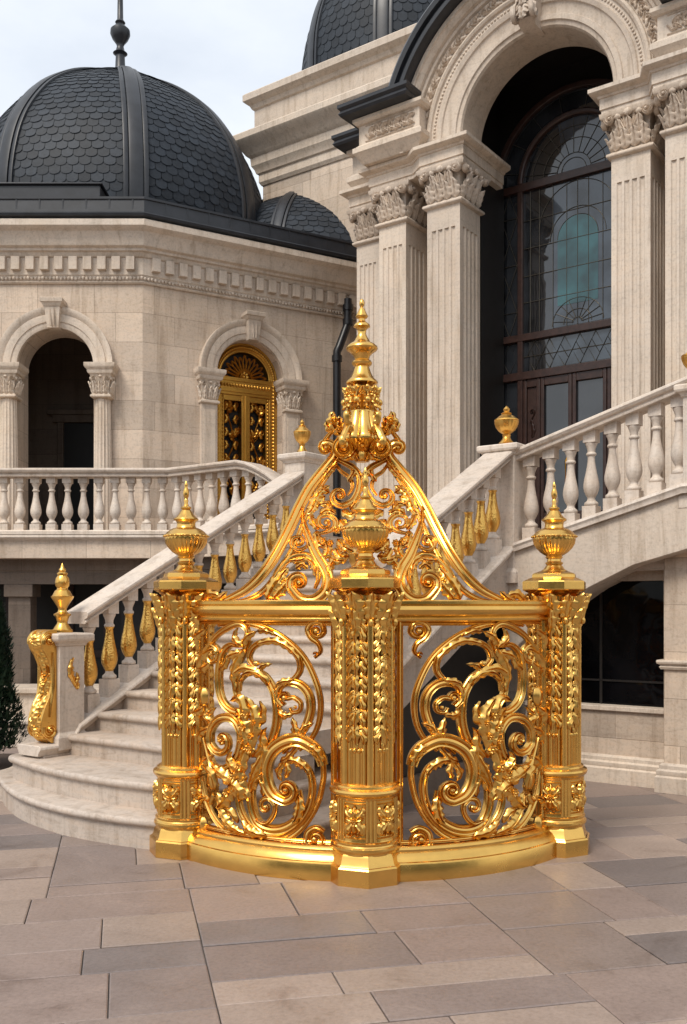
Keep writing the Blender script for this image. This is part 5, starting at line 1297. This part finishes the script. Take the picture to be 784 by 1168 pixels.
# upper entablature with carved frieze, each side of the arch
EQ = [(-.25, 7.09), (.02, 7.09), (.04, 7.11), (.10, 7.20), (.12, 7.22), (.12, 7.28), (.09, 7.30), (.06, 7.33), (.06, 7.56), (.09, 7.57), (.12, 7.60), (.12, 7.64), (-.25, 7.64)]
for path, a0, a1, w in (([L2(-.86, 4), L2(-.86, 2.30), L2(-.32, 2.30), L2(-.32, 1.68), L2(.44, 1.68), L2(.44, 2.3)], -.28, .42, 1.62), ([L2(3.42, 1.70), L2(3.42, 1.62), L2(6.5, 1.62)], 3.46, 5.6, 1.56)):
    b = MB(); b.miter(path, EQ)
    if a0 < 0: b.prism([(-.84, 2.32), (.1, 2.32), (.1, 3.9), (-.84, 3.9)], 7.10, 7.63, Lf); b.prism([(-.3, 1.70), (.42, 1.70), (.42, 2.4), (-.3, 2.4)], 7.10, 7.63, Lf)
    else: b.prism([(3.44, 1.64), (6.5, 1.64), (6.5, 3.5), (3.44, 3.5)], 7.10, 9.0, Lf)
    en = b.build('upper_entablature', M['trim'], mn, smooth=25)
    f = MB(frame_map(NEGV, U, L2(0, w))); x = a0 + .05; i = 0
    while x < a1:
        sg = 1 if i % 2 else -1
        q = [(x - .05, 7.445), (x, 7.445 + sg * .06)]; scroll(f, q + spiral(q[-1], (x + .03, 7.445 + sg * .015), 1.2, .008, -sg, .4), [.016, .026, .022, .012], .02, c0=.004)
        leaf(f, [(x, 7.445), (x + .05, 7.445 - sg * .04), (x + .10, 7.445 - sg * .05)], .07, c0=.004, lift=.028, lobes=3, nc=6); leaf(f, [(x, 7.445), (x + .04, 7.46 + sg * .04), (x + .10, 7.45 + sg * .07)], .05, c0=.004, lift=.025, lobes=3, nc=6)
        x += .095; i += 1
    scroll(f, [(a0, 7.35), (a1, 7.35)], .016, .010, step=.1); scroll(f, [(a0, 7.545), (a1, 7.545)], .016, .010, step=.1)
    f.build('carved_frieze', M['carved'], en, smooth=60)
# arch: moulded rings with a leaf band and a bead band
AC, AS = 1.87, 7.16
b = MB()
ring = [(.92, -2.32), (.92, -1.86), (.935, -1.83), (.975, -1.82), (.985, -1.80), (1.04, -1.80), (1.05, -1.82), (1.10, -1.82), (1.16, -1.80), (1.17, -1.78), (1.215, -1.765), (1.225, -1.785), (1.30, -1.785), (1.31, -1.76), (1.335, -1.745), (1.36, -1.755), (1.37, -1.79), (1.51, -1.79), (1.52, -1.755), (1.545, -1.745),
        (1.555, -1.75), (1.565, -1.71), (1.59, -1.68), (1.61, -1.67), (1.62, -1.65), (1.67, -1.65), (1.67, -2.32)]
arch_ring(b, fF, AC, AS, ring, 60, .075)
av = b.build('archivolt', M['trim'], mn, smooth=25)
b = MB(lambda a, r, c: fF(AC + r * cos(a), -1.79 + c, AS + r * sin(a)))
def polar(pts): return pts
o = MB()
n = 34
for i in range(n):
    a = pi * (i + .5) / n; sg = 1 if i % 2 else -1
    o.mapf = lambda x, y, c, a=a: fF(AC + (1.44 + y) * cos(a - x / 1.44), -1.79 + c, AS + (1.44 + y) * sin(a - x / 1.44))
    q = [(-.07, 0), (-.02, sg * .042)]; scroll(o, q + spiral(q[-1], (.005, sg * .008), 1.2, .008, -sg, .4), [.014, .024, .020, .012], .02, c0=.002)
    leaf(o, [(-.04, 0), (.01, -sg * .03), (.075, -sg * .045)], .06, c0=.002, lift=.03, lobes=3, nc=6); leaf(o, [(0, sg * .01), (.04, sg * .03), (.09, sg * .05)], .045, c0=.002, lift=.026, lobes=2, nc=5)
o.mapf = None; o.build('leaf_band', M['carved'], av, smooth=60)
o = MB()
n = 90
for i in range(n):
    a = pi * (i + .5) / n; p = (AC + 1.262 * cos(a), AS + 1.262 * sin(a)); o.ball((p[0], -1.782, p[1]), .017, .014, .017, 3, fr=fF)
o = o.build('bead_band', M['carved'], av, smooth=60); o['kind'] = 'stuff'
# keystone bracket
b = MB()
def kq(h, z, d): return [fF(AC - h, -1.95, z), fF(AC + h, -1.95, z), fF(AC + h, d, z), fF(AC - h, d, z)]
b.rings([kq(.09, AS + .90, -1.70), kq(.10, AS + .96, -1.62), kq(.115, AS + 1.10, -1.60), kq(.12, AS + 1.25, -1.64), kq(.14, AS + 1.40, -1.54), kq(.15, AS + 1.62, -1.50)])
for s in (-1, 1):
    b.mapf = lambda a, z, c, s=s: fF(AC + s * (.11 + c), -1.64 + a, z)
    for cz, r in ((AS + 1.0, .085), (AS + 1.5, .10)):
        q = [(.02 + r, cz)]; q = [(.02 + r, cz + .08)] + q; scroll(b, q + spiral(q[-1], (.02, cz), 1.5, .01, -1, .35), [.03, .035, .028, .014], .03)
b.mapf = frame_map(NEGV, U, L2(AC, 1.60))
for z0 in (AS + 1.30, AS + 1.15): leaf(b, [(0, z0), (0, z0 - .12), (0, z0 - .24)], .18, c0=[0, .02, .05], lift=.05, lobes=4)
for s in (-1, 1): leaf(b, [(0, AS + 1.2), (s * .10, AS + 1.05), (s * .14, AS + .93)], .12, c0=.0, lift=.04, lobes=4)
b.mapf = None; b.build('keystone', M['carved'], mn, smooth=40)
# black barrel roof over the arch with turned eaves
b = MB(); arch_ring(b, fF, AC, AS, [(1.675, -4.0), (1.675, -1.58), (1.69, -1.52), (1.74, -1.52), (1.75, -1.55), (1.785, -1.55), (1.795, -1.50), (1.85, -1.49), (1.89, -1.52), (1.91, -1.60), (1.91, -4.0)], 60, 0, 17)
b.build('barrel_roof', M['roof'], mn, smooth=30)
b = MB(); EV = [(-.3, 7.645), (.12, 7.645), (.20, 7.66), (.22, 7.69), (.20, 7.73), (.23, 7.76), (.23, 7.80), (.16, 7.83), (-.3, 7.86)]
b.miter([L2(-.86, 4), L2(-.86, 2.22), L2(-.34, 2.22), L2(-.34, 1.64), L2(.22, 1.64), L2(.22, 2.2)], EV); b.prism([(-.84, 2.25), (.1, 2.25), (.1, 3.9), (-.84, 3.9)], 7.65, 7.85, Lf); b.prism([(-.32, 1.66), (.2, 1.66), (.2, 2.4), (-.32, 2.4)], 7.65, 7.85, Lf); b.build('eave', M['roof'], mn, smooth=25)
b = MB(); b.miter([L2(3.62, 1.9), L2(3.62, 1.56), L2(6.5, 1.56)], EV); b.build('eave', M['roof'], mn, smooth=25)
b = MB(); A = arch_half(AC, 1.78, AS, 30); b.extrude(A, -2.322, -2.36, fF) if False else None
# wall above the spring behind the archivolt, dark vestibule inside
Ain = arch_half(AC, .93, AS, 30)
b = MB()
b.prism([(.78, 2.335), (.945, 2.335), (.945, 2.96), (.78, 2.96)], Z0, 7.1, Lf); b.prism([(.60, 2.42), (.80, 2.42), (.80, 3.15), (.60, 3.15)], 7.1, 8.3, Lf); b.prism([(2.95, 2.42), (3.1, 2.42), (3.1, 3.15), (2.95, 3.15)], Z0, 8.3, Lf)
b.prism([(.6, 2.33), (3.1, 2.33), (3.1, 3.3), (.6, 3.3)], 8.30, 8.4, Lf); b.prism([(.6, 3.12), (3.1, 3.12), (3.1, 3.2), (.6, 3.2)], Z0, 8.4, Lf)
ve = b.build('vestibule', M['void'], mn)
# window: frame, panes, leading
WW = 3.0
fW = lambda s, d, z: Lf(s, WW - d, z)
b = MB()
def bar(t0, t1, z0, z1, d0=-.05, d1=.05): b.box(t0, t1, d0, d1, z0, z1, fr=fW)
for t in (.805, 1.135, 2.535, 2.865): bar(t, t + .07, Z0, 7.0)
bar(.805, 2.935, 6.82, 6.92, -.05, .055); bar(.805, 2.935, 4.93, 5.02, -.05, .055); bar(.805, 2.935, 4.44, 4.54, -.05, .06)
arch_ring(b, fW, AC, 6.92, [(.665, -.05), (.665, .05), (.685, .065), (.715, .065), (.735, .05), (.735, -.05)], 40, 0)
arch_ring(b, fW, AC, 6.92, [(.995, -.05), (.995, .05), (1.065, .05), (1.065, -.05)], 40, 0)
wi = b.build('window', M['wood'], mn, smooth=30, bevel=.006)
def pane(name, t0, t1, z0, z1, m, d=0):
    q = MB(); q.box(t0, t1, d - .006, d, z0, z1, fr=fW); return q.build(name, M[m], wi, uv=False)
pane('pane', 1.205, 2.535, 5.02, 6.82, 'glass'); pane('pane', 1.205, 2.535, 4.54, 4.93, 'glass'); pane('pane', .875, 1.135, 5.02, 6.82, 'glass'); pane('pane', .875, 1.135, 4.54, 4.93, 'glass')
pane('pane', 2.605, 2.865, 5.02, 6.82, 'glass'); pane('pane', 2.605, 2.865, 4.54, 4.93, 'glass'); pane('pane', .875, 1.135, Z0, 4.44, 'glass'); pane('pane', 2.605, 2.865, Z0, 4.44, 'glass')
q = MB(); q.extrude(arch_half(AC, .99, 6.92, 30), -.006, 0, fW); q.build('arched_pane', M['glass'], wi, uv=False)
# arched teal stained light; the grey-blue field paints in the sky's reflection
q = MB(); q.box(1.60, 2.52, .001, .004, 5.04, 6.81, fr=fW); q.extrude(arch_half(AC, .655, 6.925, 30)[:19] + [(1.74, 6.925)], .001, .004, fW); q.box(1.60, 2.52, .001, .004, 4.56, 4.92, fr=fW); q.build('sky_reflection_pane', M['blueglass'], wi, uv=False)
q = MB(); q.extrude([(1.66, 5.30), (2.18, 5.30)] + arch_half(1.92, .26, 6.12, 16), .005, .008, fW); q.build('teal_pane', M['teal'], wi, uv=False)
ld = MB()
def lt(pts, r=.004): ld.tube([fW(s, .009, z) for s, z in pts], r, 6)
for t in (1.30, 1.42, 1.60, 1.78, 1.92, 2.06, 2.24, 2.42): lt([(t, 5.02), (t, 6.82)])
for z in (5.42, 5.75, 6.10, 6.45): lt([(1.205, z), (2.535, z)])
for r in (.26, .36): lt([(1.92 + r * cos(pi * i / 20), 6.12 + r * sin(pi * i / 20)) for i in range(21)])
lt([(1.92 + .5 * cos(pi * i / 20), 6.30 + .5 * sin(pi * i / 20)) for i in range(21)])
for i in range(9):
    a = pi * (i + .5) / 9; lt([(1.92 + .05 * cos(a), 5.06 + .05 * sin(a)), (1.92 + .33 * cos(a), 5.06 + .30 * sin(a))])
for r in (.07, .18, .33): lt([(1.92 + r * cos(pi * i / 16), 5.06 + .92 * r * sin(pi * i / 16)) for i in range(17)])
for t in (1.35, 1.55, 1.75, 1.95, 2.15, 2.35):
    lt([(t, 4.55), (t + .10, 4.735), (t, 4.92)]); lt([(t, 4.55), (t - .10, 4.735), (t, 4.92)]); lt([(t - .1, 4.735 + .0), (t - .05, 4.83), (t, 4.735), (t + .05, 4.65), (t + .1, 4.735)])
lt([(1.205, 4.735), (2.535, 4.735)])
for t in (1.005,):
    for z in (5.02, 5.62, 6.22):
        lt([(t, z), (t + .11, z + .3), (t, z + .6)]); lt([(t, z), (t - .11, z + .3), (t, z + .6)]); lt([(t - .13, z + .3), (t + .13, z + .3)])
    lt([(t, 4.54), (t + .1, 4.735), (t, 4.93), (t - .1, 4.735), (t, 4.54)])
for r in (.16, .22, .40, .55): lt([(AC + r * cos(pi * i / 24), 6.925 + r * sin(pi * i / 24)) for i in range(25)])
for i in range(11):
    a = pi * (i + .5) / 11; lt([(AC + .22 * cos(a), 6.925 + .22 * sin(a)), (AC + .66 * cos(a), 6.925 + .66 * sin(a))])
for i in range(8):
    a = pi * (i + .5) / 8; lt([(AC + .74 * cos(a), 6.925 + .74 * sin(a)), (AC + .99 * cos(a), 6.925 + .99 * sin(a))])
rosette(MB(), 0, 0, 1)
ld.build('leading', M['lead'], wi, smooth=60, uv=False)
# door leaves below
b = MB()
for t0, t1 in ((1.205, 1.44), (1.44, 1.86), (1.86, 2.30), (2.30, 2.535)):
    b.box(t0 + .004, t0 + .05, -.04, .04, Z0, 4.44, fr=fW); b.box(t1 - .05, t1 - .004, -.04, .04, Z0, 4.44, fr=fW); b.box(t0 + .05, t1 - .05, -.04, .035, 4.34, 4.44, fr=fW); b.box(t0 + .05, t1 - .05, -.04, .035, Z0, 2.75, fr=fW)
b.box(1.255, 1.39, -.03, .01, 2.75, 4.34, fr=fW); b.box(2.35, 2.485, -.03, .01, 2.75, 4.34, fr=fW)
do = b.build('double_door', M['wood'], mn, smooth=30, bevel=.006)
q = MB(); q.box(1.49, 1.81, -.01, -.004, 2.75, 4.34, fr=fW); q.box(1.91, 2.25, -.01, -.004, 2.75, 4.34, fr=fW); q.build('glass', M['glass'], do, uv=False)
q = MB(); q.tube([fW(1.80, .05, 3.0), fW(1.80, .09, 3.05), fW(1.80, .09, 3.35), fW(1.80, .05, 3.4)], .014, 8); q.build('handle', M['oldgold'], do, uv=False)
q = MB(lambda a, z, c: fW(a, .012 + c, z)); scroll(q, [(1.30, 3.9), (1.35, 4.0)] + spiral((1.35, 4.0), (1.32, 4.03), 1.3, .008, 1, .4), [.014, .02, .01], .012); leaf(q, [(1.32, 3.7), (1.34, 3.8), (1.31, 3.95)], .06, lift=.02); q.build('carving', M['wood'], do, smooth=60)
# ================================================================== unseen hedge added behind the camera to darken the gilding's reflections
hd = thing('backdrop_hedge', (0, -13, 0), 'tall dark hedge added unseen behind the viewer to darken reflections in the gilding', 'backdrop')
b = MB(); rc = random.Random(4); nx, nz_ = 90, 16
for (sx0, sy0, sx1, sy1) in ((-26, -12.5, 26, -12.5),):
    vs = []; fs = []
    for j in range(nz_ + 1):
        for i in range(nx + 1):
            f = i / nx; x = sx0 + (sx1 - sx0) * f; z = 5.6 * j / nz_
            vs.append((x, -12.5 + .5 * sin(x * 1.3) + rc.uniform(-.25, .25) - .15 * z, z + (.5 * sin(x * .8) + rc.uniform(-.2, .2)) * j / nz_))
    for j in range(nz_ + 1):
        for i in range(nx + 1):
            p = vs[j * (nx + 1) + i]; vs.append((p[0], p[1] - 2.2, p[2]))
    m = nx + 1; N_ = (nz_ + 1) * m
    for j in range(nz_):
        for i in range(nx):
            k = j * m + i; fs.append((k, k + 1, k + m + 1, k + m)); fs.append((N_ + k, N_ + k + m, N_ + k + m + 1, N_ + k + 1))
    for i in range(nx):
        k = nz_ * m + i; fs.append((k, k + 1, N_ + k + 1, N_ + k))
    b.add(vs, fs)
b.build('foliage', M['leaf'], hd, smooth=0, uv=False)
# ================================================================== camera, light, sky
cam = bpy.data.cameras.new('camera'); co = bpy.data.objects.new('camera', cam); COL.objects.link(co)
co.location = (0, 0, EYE); co.rotation_euler = (pi / 2, 0, 0)
cam.sensor_fit = 'VERTICAL'; cam.sensor_height = 36; cam.sensor_width = 24; cam.lens = 36 * FPX / 1168
cam.shift_y = (HY - 584) / 1168; cam.shift_x = 0; cam.clip_end = 2000; cam.clip_start = .05
S.camera = co
SUN_EL, SUN_AZ = radians(52), radians(215)      # azimuth clockwise from +Y
w = bpy.data.worlds.new('World'); S.world = w; w.use_nodes = True; nt = w.node_tree
for n in list(nt.nodes): nt.nodes.remove(n)
sky = nt.nodes.new('ShaderNodeTexSky'); sky.sky_type = 'NISHITA'; sky.sun_disc = False; sky.sun_elevation = SUN_EL; sky.sun_rotation = SUN_AZ
sky.air_density = 1.0; sky.dust_density = 2.5; sky.ozone_density = 1.2
tc = nt.nodes.new('ShaderNodeTexCoord')
mp = nt.nodes.new('ShaderNodeMapping'); mp.inputs['Scale'].default_value = (1.0, 1.0, 2.2); nt.links.new(tc.outputs['Generated'], mp.inputs['Vector'])
nz = nt.nodes.new('ShaderNodeTexNoise'); nz.inputs['Scale'].default_value = 2.0; nz.inputs['Detail'].default_value = 7; nz.inputs['Roughness'].default_value = .55; nt.links.new(mp.outputs[0], nz.inputs['Vector'])
f = ramp(nt, nz.outputs['Fac'], [(.30, (.60,) * 3), (.62, (.97,) * 3)])
cl_ = mix(nt, f, sky.outputs['Color'], (5.9, 6.15, 6.4))
bg = nt.nodes.new('ShaderNodeBackground'); bg.inputs['Strength'].default_value = .12; nt.links.new(cl_, bg.inputs['Color'])
ow = nt.nodes.new('ShaderNodeOutputWorld'); nt.links.new(bg.outputs[0], ow.inputs['Surface'])
sl = bpy.data.lights.new('sun', 'SUN'); sl.energy = 1.8; sl.angle = radians(20); sl.color = (1, .93, .83)
so = bpy.data.objects.new('sun', sl); COL.objects.link(so); so.location = (-8, -12, 20)
# sun stands at azimuth SUN_AZ; the lamp's -Z points away from it
so.rotation_euler = (pi / 2 - SUN_EL, 0, -SUN_AZ + pi)
S.view_settings.view_transform = 'Standard'; S.view_settings.look = 'None'; S.view_settings.exposure = .62; S.view_settings.gamma = 1
S.view_settings.use_curve_mapping = False
S.cycles.max_bounces = 8; S.cycles.glossy_bounces = 5; S.cycles.diffuse_bounces = 4; S.cycles.transmission_bounces = 4
S.cycles.use_denoising = True; S.cycles.sample_clamp_indirect = 8
